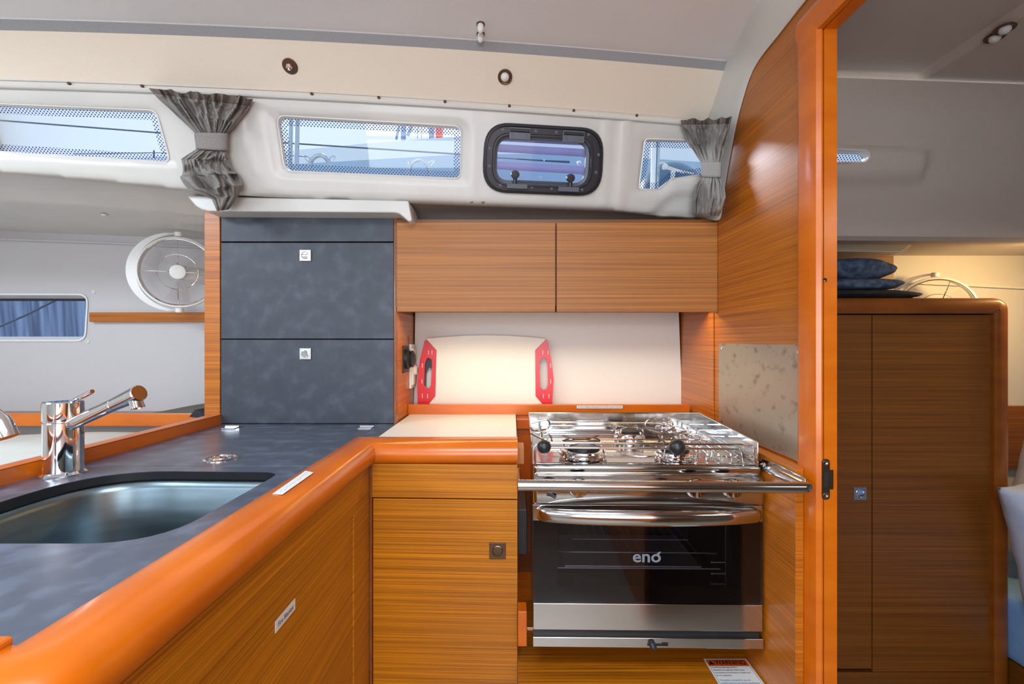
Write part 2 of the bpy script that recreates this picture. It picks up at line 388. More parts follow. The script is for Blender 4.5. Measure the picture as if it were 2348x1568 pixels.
outer = [(XL, ZR)] + [(XL + (XRt - XL) * i / 60, ZR) for i in range(1, 61)]
lower = [(XRt - (XRt - XL) * i / 90, 0) for i in range(0, 91)]; lower = [(x, zbot(x)) for x, _ in lower]
outer = outer + lower
holes = wins + [hatch_hole]
pts = []; edges = []
def addloop(lp):
    b = len(pts); n = len(lp)
    for p in lp: pts.append(Vector(p))
    for i in range(n): edges.append((b + i, b + (i + 1) % n))
addloop(outer)
for h in holes: addloop(h)
gx = 0.0125
i = 0
X = XL + gx
while X < XRt:
    Z = 0.30
    while Z < ZR - 0.004:
        if inside((X, Z), outer) and dist_poly((X, Z), outer) > 0.005 and all(not inside((X, Z), h) and dist_poly((X, Z), h) > 0.004 for h in holes):
            pts.append(Vector((X, Z)))
        Z += 0.0085 if X > -1.2 else 0.02
    X += gx if X > -1.2 else 0.05
co, _, fc, *_ = delaunay_2d_cdt(pts, edges, [], 0, 1e-6)
mb = MB(); mb.smooth = 50
vv = [mb.V((p.x, Ys(p.x, p.y) + relief(p.x, p.y), p.y)) for p in co]
for f in fc:
    c = (co[f[0]] + co[f[1]] + co[f[2]]) / 3
    if inside(c, outer) and not any(inside(c, h) for h in holes): 
        try: mb.bm.faces.new([vv[k] for k in f])
        except ValueError: pass
wall = struct('wall_front', mb, M['gel'])
sol = wall.modifiers.new('thickness', 'SOLIDIFY'); sol.thickness = 0.009; sol.offset = 0
if True:                                              # thickness grows outboard
    nrm = wall.data.polygons[len(wall.data.polygons) // 2].normal
    sol.offset = 1 if nrm.y > 0 else -1
# ---- upper cream facet, riser and ceiling (one ruled moulding each)
def L(X): return Yr(X) - (0.085 + 0.025 * X)
mb = MB(); mb.grid(lambda u, v: Vector((XL + (0.60 - XL) * u, Yu(XL + (0.60 - XL) * u, ZR + 0.08 * v), ZR + 0.08 * v)), 60, 4)
struct('trim_1', mb, M['liner_cream'])
def ceilp(u, v):
    X = XL + (0.60 - XL) * u
    prof = [(-0.0125, 0.655), (-0.0155, 0.656), (-0.05, 0.656), (-0.2, 0.658)]
    k = int(round(v * (len(prof) - 1))); return Vector((X, L(X) + prof[k][0], prof[k][1]))
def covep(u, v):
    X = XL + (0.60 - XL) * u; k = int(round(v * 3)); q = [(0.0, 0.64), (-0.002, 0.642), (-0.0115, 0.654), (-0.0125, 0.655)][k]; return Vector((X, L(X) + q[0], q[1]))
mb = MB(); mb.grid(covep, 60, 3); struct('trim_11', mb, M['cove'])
mb = MB(); mb.grid(ceilp, 60, 3)
YF = 0.55
mb.loft([[Vector((XL + (0.6 - XL) * i / 60, L(XL + (0.6 - XL) * i / 60) - 0.2, 0.658)) for i in range(61)], [Vector((XL + (0.6 - XL) * i / 60, YF, 0.662)) for i in range(61)]], closed=False)
def holed(mb, x0, x1, y0, y1, z, hs):
    xs = sorted({x0, x1, *[h[0] for h in hs], *[h[1] for h in hs]}); ys = sorted({y0, y1, *[h[2] for h in hs], *[h[3] for h in hs]})
    for a, b in zip(xs, xs[1:]):
        for c, d in zip(ys, ys[1:]):
            if any(h[0] <= (a + b) / 2 <= h[1] and h[2] <= (c + d) / 2 <= h[3] for h in hs): continue
            mb.face([(a, c, z), (b, c, z), (b, d, z), (a, d, z)])
holed(mb, -3.0, 0.6, -1.75, YF, 0.662, [(-0.35, 0.25, -0.45, 0.15), (-1.83, -1.27, 0.05, 0.50)])
holed(mb, -3.0, XL, YF, 1.2, 0.662, [])
struct('ceiling', mb, M['liner'])
# ---- soffit under the side deck and the hull side
def soff(u, v):
    X = -3.0 + (0.52 + 3.0) * u; Xc = max(X, XL); z0 = zbot(Xc); y0 = Ys(Xc, z0) + 0.010
    prof = [(0, 0), (0.02, 0.004), (0.17, 0.0), (0.19, -0.012), (0.23, -0.014), (0.72, -0.018)]
    k = int(round(v * 5)); dy, dz = prof[k]
    return Vector((X, y0 + dy, z0 + dz))
mb = MB(); mb.smooth = 30; mb.grid(soff, 60, 5); struct('trim_2', mb, M['gel'])
mb = MB(); mb.grid(lambda u, v: Vector((-3.0 + 1.05 * u, 1.045 + 0.08 * (1 - v), 0.36 + 0.31 * v)), 2, 2); struct('wall_saloon', mb, M['gel'])
# hull side, cut for the hull window
HY = 1.72
hw = rpoly([(aY(-420, 676, HY).x, aY(0, 676, HY).z), (aY(201, 676, HY).x, aY(0, 677, HY).z), (aY(195, 779, HY).x, aY(0, 779, HY).z), (aY(-420, 779, HY).x, aY(0, 779, HY).z)], 0.03, 6)
def hully(z): return HY + (0.03 if z > 0.36 else 0)
def cutwall(rect, hole, yfun, step=0.15):
    pts = []; ed = []
    for lp in (rect, hole):
        if not lp: continue
        b = len(pts); n = len(lp); pts.extend(Vector(p) for p in lp); ed.extend((b + i, b + (i + 1) % n) for i in range(n))
    co, _, fc, *_ = delaunay_2d_cdt(pts, ed, [], 0, 1e-6); mb = MB()
    vv = [mb.V((p.x, yfun(p.y), p.y)) for p in co]
    for f in fc:
        c = (co[f[0]] + co[f[1]] + co[f[2]]) / 3
        if inside(c, rect) and not (hole and inside(c, hole)): mb.bm.faces.new([vv[k] for k in f])
    return mb
mb = cutwall([(-3.0, 0.46), (-3.0, -1.17), (2.9, -1.17), (2.9, 0.46)], hw, lambda z: HY)
struct('wall_hull', mb, M['hull'])
# hull lining joint bead
mb = MB(); mb.tube([aY(x, y, HY - 0.012) for x, y in ((-300, 538), (0, 548), (230, 556), (340, 561), (470, 567))], 0.004, 8)
struct('trim_3', mb, M['hull'])
# hull window: reveal, frame, pane
mb = MB(); o_ = [(x, HY - 0.004, z) for x, z in inset(hw, -0.006)]; a_ = [(x, HY - 0.004, z) for x, z in hw]; b_ = [(x, HY + 0.05, z) for x, z in inset(hw, 0.012)]
mb.loft([o_, a_, b_]); hwin = struct('window_1', mb, M['white_pl'])
hi = inset(hw, 0.012)
mb = MB(); mb.face([(x, HY + 0.048, z) for x, z in hi]); struct('pane', mb, M['glass'], hwin)
mb = MB()
for zz in (min(p[1] for p in hi),): pass
mb.box(min(p[0] for p in hi), max(p[0] for p in hi), HY + 0.035, HY + 0.05, max(p[1] for p in hi) - 0.006, max(p[1] for p in hi) + 0.002); struct('seal', mb, M['black'], hwin)
# ---- coachroof windows: pane and dotted border
for k, (wp, nm) in enumerate(zip(wins, ('window_2', 'window_3', 'window_4'))):
    def W(p, o): return Vector((p[0], Ys(p[0], p[1]) + 0.005 + o, p[1]))
    mb = MB(); mb.smooth = 60
    mb.loft([[W(p, 0.000) for p in inset(wp, -0.0035)], [W(p, -0.002) for p in wp], [W(p, 0.011) for p in inset(wp, 0.001)]])
    wo = struct(nm, mb, M['white_pl'])
    co, _, fc, *_ = delaunay_2d_cdt([Vector(p) for p in inset(wp, 0.0008)], [(i, (i + 1) % len(wp)) for i in range(len(wp))], [], 1, 1e-6)
    mb = MB(); vs = [mb.V(W(p, 0.009)) for p in co]
    for f in fc: mb.bm.faces.new([vs[i] for i in f])
    struct('pane', mb, M['glass'], wo)
    inn = inset(wp, 0.016)
    mb = MB(); mb.loft([[W(p, 0.005) for p in inset(wp, 0.0015)], [W(p, 0.005) for p in inn]])
    struct('dotted_border', mb, M['frit'], wo)
# ---- curtain rail along the coachroof
mb = MB(); mb.smooth = 40
prof = [(0.001, 0.009), (-0.006, 0.009), (-0.007, 0.005), (-0.002, 0.004), (-0.002, -0.001), (-0.007, -0.002), (-0.008, -0.007), (-0.006, -0.010), (0.001, -0.010)]
N = 60; x0, x1 = -1.9, 0.455
rings = [[Vector((x0 + (x1 - x0) * i / N, Yr(x0 + (x1 - x0) * i / N) + dy, ZR + dz)) for dy, dz in prof] for i in range(N + 1)]
mb.loft(rings, True, True, True)
rail = solo('curtain_rail', mb, M['gel'], 'long cream plastic curtain track above the side windows', 'curtain rail')
for px in (163, 330, 717, 870, 1021, 1168, 1315, 1459):
    p = unp(px, 188 + 0.0335 * px if px < 400 else 200 + (px - 358) * 0.062, Ys)
    X_ = R(px, 0).x * Yr(p.x)
    mb = MB(); mb.lathe([(0.0, -0.001), (0.0032, -0.001), (0.0032, 0.003), (0.0, 0.003)], (X_, Yr(X_) - 0.004, ZR + 0.0025), (0, -1, 0), 12)
    part('screw', mb, M['brown_ring'], rail)
# ---- floor and walls behind the camera
mb = MB(); mb.box(-3.0, 2.9, -1.75, 1.75, -1.19, -1.17); struct('floor', mb, M['sole'])
mb = MB(); mb.box(-3.0, 2.9, -1.77, -1.75, -1.17, 0.67); struct('wall_back', mb, M['gel'])
mb = MB(); mb.box(-3.02, -3.0, -1.75, 1.75, -1.17, 0.67); struct('wall_left', mb, M['gel'])
mb = MB(); mb.box(2.9, 2.92, -1.75, 1.80, -1.17, 0.67); struct('wall_right', mb, M['gel'])
# teak joinery on the far side of the cabin, seen mirrored in the stove
tc = thing('settee_cabinet', 'teak cabinet along the cabin side behind the viewer', 'cabinet', (0.0, -1.6, -1.17))
mb = MB(); mb.box(-0.6, 1.6, -1.745, -1.45, -1.17, -0.30, 0.004); part('body', mb, M['veneer'], tc)
mb = MB(); mb.box(-0.62, 1.62, -1.745, -1.43, -0.30, -0.27, 0.008); part('top', mb, M['solid'], tc)
# ---- bulkhead with the doorway
BX = 0.52
mb = MB()
mb.prism([(BX, 0.85, -1.17), (BX, HY, -1.17), (BX, HY, 0.33), (BX, 1.335, 0.33), (BX, 1.24, 0.555), (BX, 1.13, 0.66), (BX, 0.85, 0.66)], (0.018, 0, 0))
mb.box(BX, BX + 0.018, -0.15, 0.85, 0.55, 0.68)          # above the door
mb.box(BX, BX + 0.018, -1.75, -0.15, -1.17, 0.68)
struct('wall_bulkhead', mb, M['veneer'])
mb = MB()
px0, px1, yf = 0.508, 0.540, 0.797
mb.prism([(px0, 0.853, -1.17), (px0 - 0.003, 0.845, -1.17), (px0 - 0.004, 0.812, -1.17), (px0 - 0.001, 0.800, -1.17), (px0 + 0.006, yf, -1.17), (0.5165, yf, -1.17), (0.5165, yf + 0.006, -1.17), (0.5185, yf + 0.006, -1.17), (0.5185, yf, -1.17), (px1, yf, -1.17), (px1, 0.853, -1.17)], (0, 0, 1.70 + 0.03))
dj = struct('door_1', mb, M['solid'])
mb = MB()
mb.prism([(px0, 0, 0.568), (px0 - 0.004, 0, 0.560), (px0 - 0.004, 0, 0.540), (px0, 0, 0.521), (0.5165, 0, 0.520), (0.5165, 0, 0.526), (0.5185, 0, 0.526), (0.5185, 0, 0.520), (px1, 0, 0.520), (px1, 0, 0.568)], (0, 0.853, 0))
struct('header', mb, M['solid'], dj)
mb = MB(); mb.box(0.5168, 0.5184, yf + 0.003, yf + 0.006, -1.17, 0.52); struct('groove', mb, M['gap'], dj)
# moulding that follows the coachroof down the bulkhead
inn = [(1900, -62), (1850, 0), (1785, 82), (1745, 132), (1722, 172), (1706, 220), (1690, 280), (1676, 350), (1664, 420), (1656, 484), (1652, 500)]
out = [(1796, -70), (1745, 0), (1706, 70), (1680, 125), (1662, 170), (1642, 232), (1628, 285), (1618, 350), (1610, 420), (1606, 480), (1608, 496)]
ri = [aX(x, y, 0.519) for x, y in inn]; ro = [aZ(x, y, 0.652) if y < 130 else unp(x, y, Yu if y < 275 else Ys) for x, y in out]
ro = [p if p.x < 0.5 else p * (0.5 / p.x) for p in ro]
rings = []
for a, b in zip(ri, ro):
    o_ = Vector((0, -0.2, -0.55)).normalized() * 0.006
    rings.append([a, a + (b - a) * 0.08 + o_ * 1.0, a + (b - a) * 0.3 + o_ * 1.5, a + (b - a) * 0.65 + o_ * 1.1, b + o_ * 0.1, b - o_ * 2.5, a - o_ * 2.5])
def cr(r, n=4):
    o = []
    for i in range(len(r) - 1):
        for k in range(n):
            t = k / n; q = []
            for j in range(len(r[0])):
                p0, p1, p2, p3 = r[max(i - 1, 0)][j], r[i][j], r[i + 1][j], r[min(i + 2, len(r) - 1)][j]
                q.append(0.5 * ((2 * p1) + (p2 - p0) * t + (2 * p0 - 5 * p1 + 4 * p2 - p3) * t * t + (3 * p1 - p0 - 3 * p2 + p3) * t ** 3))
            o.append(q)
    o.append(r[-1]); return o
mb = MB(); mb.smooth = 60; mb.loft(cr(rings), True, True, True); struct('trim_4', mb, M['gel'])
# ---- after cabin shell seen through the doorway
mb = MB(); mb.smooth = 25
A = [aZ(1911 - 260, 155 - 18, 0.60), aZ(2143, 172, 0.60), aZ(2334, 0, 0.60)]
cx = 0.905
mb.face([(0.54, -0.4, 0.60), (cx, -0.4, 0.60), (cx, 1.085, 0.60), (0.54, 1.045, 0.60)])                 # flat panel
mb.loft([[(cx, -1.75, 0.60), (cx, -0.4, 0.60), (cx, 1.085, 0.60), (0.54, 1.045, 0.60)], [(cx + 0.025, -1.75, 0.588), (cx + 0.025, -0.4, 0.588), (cx + 0.020, 1.098, 0.588), (0.54, 1.056, 0.588)]], closed=False)
mb.loft([[(cx + 0.025, -1.75, 0.588), (cx + 0.025, -0.4, 0.588), (cx + 0.020, 1.098, 0.588)], [(2.9, -1.75, 0.56), (2.9, -0.4, 0.56), (2.9, 1.13, 0.56)]], closed=False)
mb.face([(0.54, -1.75, 0.60), (cx, -1.75, 0.60), (cx, -0.4, 0.60), (0.54, -0.4, 0.60)])
struct('ceiling_aft', mb, M['aft_liner'])
# slanting side with a small window
def Ya(X, Z):
    t = (0.588 - Z) / 0.308; return 1.056 + 0.035 * (X - 0.54) + 0.16 * t + 0.04 * sstep(0.6, 1, t)
def SA(px, py): p = unp(px, py, Ya); return (p.x, p.z)
aw = rpoly([SA(1820, 347), SA(1970, 353), SA(1981, 362), SA(1972, 378), SA(1820, 377)], [0.005, 0.012, 0.012, 0.012, 0.005], 5)
mo = [SA(*q) for q in ((1840, 322), (2138, 338), (2112, 424), (1840, 432))]
rect = [(0.54, 0.588), (0.54, 0.28), (2.9, 0.28), (2.9, 0.56)]
pts = [Vector(p) for p in rect]; ed = [(i, (i + 1) % 4) for i in range(4)]
b0 = len(pts); pts += [Vector(p) for p in aw]; ed += [(b0 + i, b0 + (i + 1) % len(aw)) for i in range(len(aw))]
X = 0.555
while X < 1.6:
    Z = 0.295
    while Z < 0.58:
        if inside((X, Z), rect) and not inside((X, Z), aw) and dist_poly((X, Z), aw) > 0.004: pts.append(Vector((X, Z)))
        Z += 0.012
    X += 0.014
co, _, fc, *_ = delaunay_2d_cdt(pts, ed, [], 0, 1e-6); mb = MB(); mb.smooth = 50
def rel2(X, Z):
    return -0.020 * sstep(0, 0.022, dist_poly((X, Z), mo)) if inside((X, Z), mo) else 0
vv = [mb.V((p.x, Ya(p.x, p.y) + rel2(p.x, p.y), p.y)) for p in co]
for f in fc:
    c = (co[f[0]] + co[f[1]] + co[f[2]]) / 3
    if inside(c, rect) and not inside(c, aw): mb.bm.faces.new([vv[k] for k in f])
struct('wall_aft', mb, M['aft_liner'])
mb = MB(); mb.loft([[(p[0], Ya(*p) - 0.021, p[1]) for p in inset(aw, -0.002)], [(p[0], Ya(*p) - 0.02, p[1]) for p in aw], [(p[0], Ya(*p) + 0.002, p[1]) for p in inset(aw, 0.001)]])
w5 = struct('window_5', mb, M['white_pl'])
mb = MB(); mb.face([(p[0], Ya(*p) + 0.001, p[1]) for p in inset(aw, 0.0008)]); struct('pane', mb, M['glass'], w5)
mb = MB(); mb.face([(p[0], Ya(*p) - 0.002, p[1]) for p in inset(aw, 0.002)]); struct('dotted_border', mb, M['frit'], w5)
mb = MB(); mb.smooth = 30
mb.grid(lambda u, v: Vector((0.54 + 2.36 * u, [Ya(0.54 + 2.36 * u, 0.28), Ya(0.54 + 2.36 * u, 0.28) + 0.018, 1.5, HY + 0.01][int(round(v * 3))], [0.28, 0.272, 0.30, 0.31][int(round(v * 3))])), 24, 3)
struct('trim_5', mb, M['aft_liner'])
# moulded pad under the side deck over the dark panel
mb = MB(); q = [aY(1880, 545, 1.46), aY(2098, 557, 1.46), aY(2070, 578, 1.42), aY(1880, 576, 1.42)]
mb.prism(q, (0, 0.20, 0.0), 0.004); struct('trim_6', mb, M['gel'])
mb = MB(); mb.tube([aY(x, y, HY - 0.008) for x, y in ((1900, 640), (2150, 651), (2420, 664))], 0.004, 8); struct('trim_7', mb, M['gel'])
# white moulded headboard over the tower
mb = MB(); q = [(428, 449), (440, 449), (936, 460), (945, 505), (938, 508), (915, 489), (905, 487), (476, 484), (462, 480), (448, 472)]
mb.prism([aY(x, y, 1.172) for x, y in q], (0, 0.10, 0.0), 0.003); struct('trim_8', mb, M['gel'])

mb = MB(); mb.box(-3.0, 2.9, 1.42, 2.05, 0.400, 0.425); struct('side_deck', mb, M['gel'])
mb = MB(); mb.box(0.56, 2.9, 1.30, 1.42, 0.330, 0.425); mb.box(-3.0, 0.56, 1.38, 1.42, 0.385, 0.425); struct('trim_10', mb, M['gel'])
# ================================================================== GALLEY JOINERY
def lock(parent, c, s, m, ring_m, axis='y', oval=False, n='latch'):
    """square push-button latch plate lying on a face whose outward normal is -y (or +x / +z)"""
    def place(mb):
        if axis == 'y': return
        Mx = Matrix.Rotation(PI / 2, 4, 'X') if axis == 'z' else Matrix.Rotation(PI / 2, 4, 'Z')
        Tm = Matrix.Translation(Vector(c)); bmesh.ops.transform(mb.bm, matrix=Tm @ Mx.inverted() @ Tm.inverted(), verts=list(mb.bm.verts))
    x, y, z = c
    mb = MB(); mb.box(x - s / 2, x + s / 2, y - 0.002, y + 0.002, z - s / 2, z + s / 2, 0.0006); place(mb); o = part(n, mb, m, parent)
    mb = MB(); mb.lathe([(s * .33, 0.0), (s * .33, 0.0012), (s * .29, 0.0016), (s * .27, 0.0004), (s * .10, 0.0001)], (x, y - 0.002, z), (0, -1, 0)); place(mb); part('button', mb, ring_m, o)
    return o
CT = -0.21                                     # worktop level
# ---- tower of three slate doors
tw = thing('tall_cabinet', 'tall cabinet of slate grey panels left of the overhead lockers', 'cabinet', (-0.545, 1.30, CT))
TY = 1.229
mb = MB(); mb.box(-0.746, -0.303, TY + 0.017, 1.60, CT, 0.345); part('body', mb, M['veneer_dark'], tw)
for (a, b, lk) in ((484, 553.5, None), (556.5, 776.3, 586), (779, 970.5, 811)):
    zt, zb = (784 - a) * TY / F, (784 - b) * TY / F
    mb = MB(); mb.box(-0.7455, -0.3035, TY, TY + 0.016, zb, zt, 0.0008); d = part('door' if lk else 'fascia', mb, M['slate'], tw)
    if lk: lock(d, (aY(701, lk, TY).x, TY - 0.002, aY(701, lk, TY).z), 0.0285, M['steel_br'], M['chrome'])
mb = MB(); mb.box(-0.742, -0.307, TY + 0.012, TY + 0.02, CT, 0.34); part('recess', mb, M['gap'], tw)
mb = MB(); mb.box(-0.303, -0.2975, TY + 0.002, TY + 0.02, CT, 0.335); part('edge_strip', mb, M['solid_dark'], tw)
mb = MB(); mb.box(-0.787, -0.7475, TY - 0.002, 1.60, -1.17, 0.345, 0.001)
solo('teak_post', mb, M['veneer'], 'narrow teak end panel left of the slate cabinet', 'panel')
# ---- overhead lockers
oh = thing('overhead_locker', 'teak overhead locker with two lift-up doors above the stove', 'cabinet', (0.11, 1.35, 0.085))
OY = 1.212
zt, zb = (784 - 510) * OY / F, (784 - 714.5) * OY / F
mb = MB(); mb.box(-0.30, 0.5185, OY + 0.018, 1.50, zb + 0.014, zt + 0.012); part('body', mb, M['veneer_dark'], oh)
for a, b in ((910, 1273.2), (1276.5, 1645.5)):
    mb = MB(); mb.box(aY(a, 0, OY).x, aY(b, 0, OY).x, OY, OY + 0.017, zb, zt, 0.0008); part('door', mb, M['veneer_upper'], oh)
mb = MB(); mb.box(-0.27, 0.49, 1.244, 1.254, zb + 0.0105, zb + 0.0138); ls = part('led_strip', mb, M['led'], oh)
mb = MB(); mb.box(-0.295, 0.514, 1.260, 1.268, zb + 0.0035, zb + 0.0142); part('light_baffle', mb, M['veneer_dark'], oh)
mb = MB(); mb.box(aY(1270, 0, OY).x, aY(1280, 0, OY).x, OY + 0.0172, OY + 0.0190, zb, zb + 0.016); part('gap_strip', mb, M['gap'], oh)  # added strip that keeps the LED from showing between the doors
area('locker_led', (0.11, 1.249, zb + 0.0098), (0.11, 1.249, -0.5), 0.76, 0.009, 0.95, (1.0, 0.74, 0.38))
# ---- niche walls, back board, ledge and fiddle
mb = MB(); mb.box(-0.3155, -0.302, TY + 0.0205, 1.50, -0.24, zb + 0.003); solo('teak_niche_wall', mb, M['veneer'], 'teak side of the niche carrying the sockets', 'panel')
mb = MB(); mb.box(0.5160, 0.5195, 1.232, 1.262, -0.66, zb - 0.001, 0.0006); struct('trim_9', mb, M['veneer'])
mb = MB(); mb.prism([aY(952, 708, 1.475), aY(1556, 708, 1.475), aY(1565, 945, 1.475), aY(949, 945, 1.475)], (0, 0.008, 0)); solo('splashback', mb, M['white_lam'], 'white laminate splashback under the overhead locker', 'panel')
mb = MB(); mb.box(-0.302, 0.5155, 1.39, 1.474, -0.212, -0.200, 0.0); mb.box(-0.302, 0.527 - 0.0115, 1.388, 1.404, -0.212, -0.181, 0.002)
solo('back_fiddle', mb, M['solid'], 'varnished wood fiddle along the back of the stove niche', 'rail')
mb = MB(); mb.box(0.0115, 0.5155, 1.392, 1.41, -0.665, -0.2125)
solo('wood_panel', mb, M['solid'], 'varnished wood back panel behind the stove', 'panel')
mb = MB(); mb.box(0.0115, 0.48, 1.384, 1.396, -0.252, -0.222, 0.002)
solo('niche_batten', mb, M['solid'], 'horizontal varnished batten on the panel behind the stove', 'rail')
# label on the fiddle
sg = thing('propane_notice', 'thin white notice strip on the fiddle about the smell of propane', 'label', aY(1375, 936, 1.387))
p0, p1 = aY(1322.5, 936.3, 1.3872), aY(1427.5, 929.6, 1.3872)
mb = MB(); mb.box(p0.x, p1.x, 1.3868, 1.388, p0.z, p1.z); part('strip', mb, M['paper'], sg)
part('lettering', text_mb('IF YOU SMELL PROPANE DO NOT LIGHT STOVE', (p0.x + 0.004, 1.3866, p0.z + 0.0026), (1, 0, 0), (0, 0, 1), width=(p1.x - p0.x) - 0.008, height=0.0036), M['ink'], sg)
# ---- white worktop inset and slate worktop
mb = MB(); mb.box(-0.2955, 0.0105, 1.046, 1.3885, CT - 0.02, CT + 0.0005, 0.0005)
solo('white_worktop', mb, M['white_lam'], 'white laminate worktop left of the stove', 'countertop')
sink_o = rpoly([(-0.372, 0.500), (-0.372, 0.775), (-0.672, 0.785), (-0.672, 0.500)], [0.075, 0.032, 0.12, 0.09], 8)
sink_o = rpoly([aZ(640, 1230, CT).xy.to_tuple(), aZ(612, 1079, CT).xy.to_tuple(), aZ(190, 1081, CT).xy.to_tuple(), (-0.685, 0.50)], [0.0, 0.0, 0.0, 0.0], 1) if False else sink_o
outline = [(-0.746, 0.30), (-0.338, 0.30), (-0.338, 0.8105), (-0.746, 0.8105)]
pts = [Vector(p) for p in outline] + [Vector(p) for p in sink_o]
ed = [(i, (i + 1) % 4) for i in range(4)] + [(4 + i, 4 + (i + 1) % len(sink_o)) for i in range(len(sink_o))]
co, _, fc, *_ = delaunay_2d_cdt(pts, ed, [], 0, 1e-6); mb = MB()
vt = [mb.V((p.x, p.y, CT)) for p in co]; vb = [mb.V((p.x, p.y, CT - 0.013)) for p in co]
for f in fc:
    c = (co[f[0]] + co[f[1]] + co[f[2]]) / 3
    if not inside(c, sink_o): mb.bm.faces.new([vt[k] for k in f]); mb.bm.faces.new([vb[k] for k in f[::-1]])
ct = thing('slate_worktop', 'dark slate worktop holding the sink and cool-box lid', 'countertop', (-0.54, 0.6, CT - 0.02))
part('sink_section', mb, M['slate_top'], ct)
mb = MB(); mb.loft([[(p[0], p[1], CT - 0.0008) for p in sink_o], [(p[0], p[1], CT - 0.013) for p in sink_o]]); part('cut_edge', mb, M['black'], ct)
mb = MB(); mb.loft([[(p[0], p[1], CT) for p in sink_o], [(p[0], p[1], CT - 0.0008) for p in sink_o]]); part('cut_lip', mb, M['slate_top'], ct)
mb = MB(); mb.box(-0.746, -0.298, 1.1785, TY + 0.01, CT - 0.015, CT, 0.0006); mb.box(-0.3385, -0.2965, 1.044, 1.1785, CT - 0.015, CT - 0.0003); part('back_section', mb, M['slate_top'], ct)
mb = MB(); mb.box(-0.742, -0.34, 0.80, 1.19, CT - 0.03, CT - 0.016); mb.box(-0.742, -0.34, 0.8106, 0.8118, CT - 0.014, CT - 0.002); part('rebate', mb, M['gap'], ct)
lid = thing('coolbox_lid', 'hinged slate cool-box lid in the worktop before the tall cabinet', 'hatch lid', (-0.54, 0.99, CT - 0.012))
mb = MB(); mb.box(-0.745, -0.3395, 0.8122, 1.177, CT - 0.012, CT + 0.0002, 0.0008); part('panel', mb, M['slate_top'], lid)
p = aZ(507, 1052, CT)
mb = MB(); mb.lathe([(0.0285, 0), (0.0285, 0.001), (0.025, 0.0022), (0.021, 0.0012), (0.020, 0.0008), (0.012, 0.0008), (0.010, 0.002), (0.0, 0.002)], (p.x, p.y, CT + 0.0002), (0, 0, 1)); rg = part('ring_pull', mb, M['chrome'], lid)
mb = MB(); mb.tube(arc((p.x, p.y, CT + 0.003), 0.0165, 0, 2 * PI, 24, (1, 0, 0), (0, 1, 0))[:-1], 0.0015, 8, True); part('ring', mb, M['chrome'], rg)
for px in (530, 840):
    p = aZ(px, 981, CT)
    mb = MB(); mb.box(p.x - 0.016, p.x + 0.016, 1.182, 1.196, CT + 0.0003, CT + 0.0022, 0.0006); mb.box(p.x - 0.016, p.x + 0.016, 1.158, 1.176, CT + 0.0003, CT + 0.0022, 0.0006)
    mb.tube([(p.x - 0.017, 1.179, CT + 0.003), (p.x + 0.017, 1.179, CT + 0.003)], 0.0034, 10); part('hinge', mb, M['chrome'], lid)
# ---- rounded wooden rail around the worktop
prof = [(0.0, -0.222), (0.0, -0.2085), (0.003, -0.2068), (0.020, -0.2060), (0.034, -0.2075), (0.045, -0.2120), (0.053, -0.2195), (0.0575, -0.229), (0.0575, -0.240), (0.054, -0.249), (0.047, -0.2545), (0.040, -0.2555), (0.040, -0.240)]
path = [((-1.2, 0.33), (0, -1))]
for k in range(9):
    a = -PI / 2 + PI / 2 * k / 8; path.append(((-0.34, 0.33), (math.cos(a), math.sin(a))))
path += [((-0.34, 1.035), (1, 0)), ((-0.337, 1.0455), (1, -0.55)), ((-0.33, 1.049), (0.75, -1)), ((-0.322, 1.05), (0.12, -1)), ((-0.315, 1.05), (0, -1)), ((0.0118, 1.05), (0, -1))]
# inner mitre: push both arms to meet where the offset lines cross
path = [((-1.2, 0.33), (0, -1))] + path[1:10] + [((-0.34, 1.05), (1, -1)), ((0.0118, 1.05), (0, -1))]
rings = [[Vector((c[0] + n[0] * d, c[1] + n[1] * d, z)) for d, z in prof] for c, n in path]
mb = MB(); mb.smooth = 50; mb.loft(rings, True, True, True)
rl = solo('worktop_rail', mb, M['solid'], 'rounded orange varnished rail edging the worktop and turning towards the stove', 'rail')
mb = MB(); mb.box(-1.2, -0.3425, 0.300, 0.331, -0.2095, -0.2015, 0.003, 3); solo('corner_fiddle', mb, M['solid'], 'short varnished fiddle block on the worktop corner nearest the viewer', 'rail')
mb = MB(); mb.prism([(-0.746, 0.28, -0.224), (-0.746, 0.28, -0.1875), (-0.744, 0.28, -0.1855), (-0.765, 0.28, -0.1840), (-0.767, 0.28, -0.186), (-0.767, 0.28, -0.224)], (0, 0.955, 0), 0.0008)
solo('long_fiddle', mb, M['solid'], 'long straight varnished fiddle behind the faucet along the worktop', 'rail')
# ---- sink
sk = thing('sink', 'rounded stainless steel sink let into the slate worktop', 'sink', (-0.52, 0.64, -0.38))
mb = MB(); mb.smooth = 60
so = [inset(sink_o, -0.012), inset(sink_o, 0.001), inset(sink_o, 0.006), inset(sink_o, 0.010), inset(sink_o, 0.014), inset(sink_o, 0.022), inset(sink_o, 0.034)]
cen = Vector((-0.52, 0.64))
rings = [[Vector((p[0], p[1], z)) for p in s] for s, z in zip(so, (-0.2245, -0.2245, -0.227, -0.236, -0.33, -0.365, -0.378))]
rings.append([Vector((cen.x + (p[0] - cen.x) * 0.6, cen.y + (p[1] - cen.y) * 0.6, -0.3805)) for p in so[-1]])
rings.append([Vector((cen.x + (p[0] - cen.x) * 0.12, cen.y + (p[1] - cen.y) * 0.12, -0.382)) for p in so[-1]])
mb.loft(rings, True, False, True); part('basin', mb, M['sink'], sk)
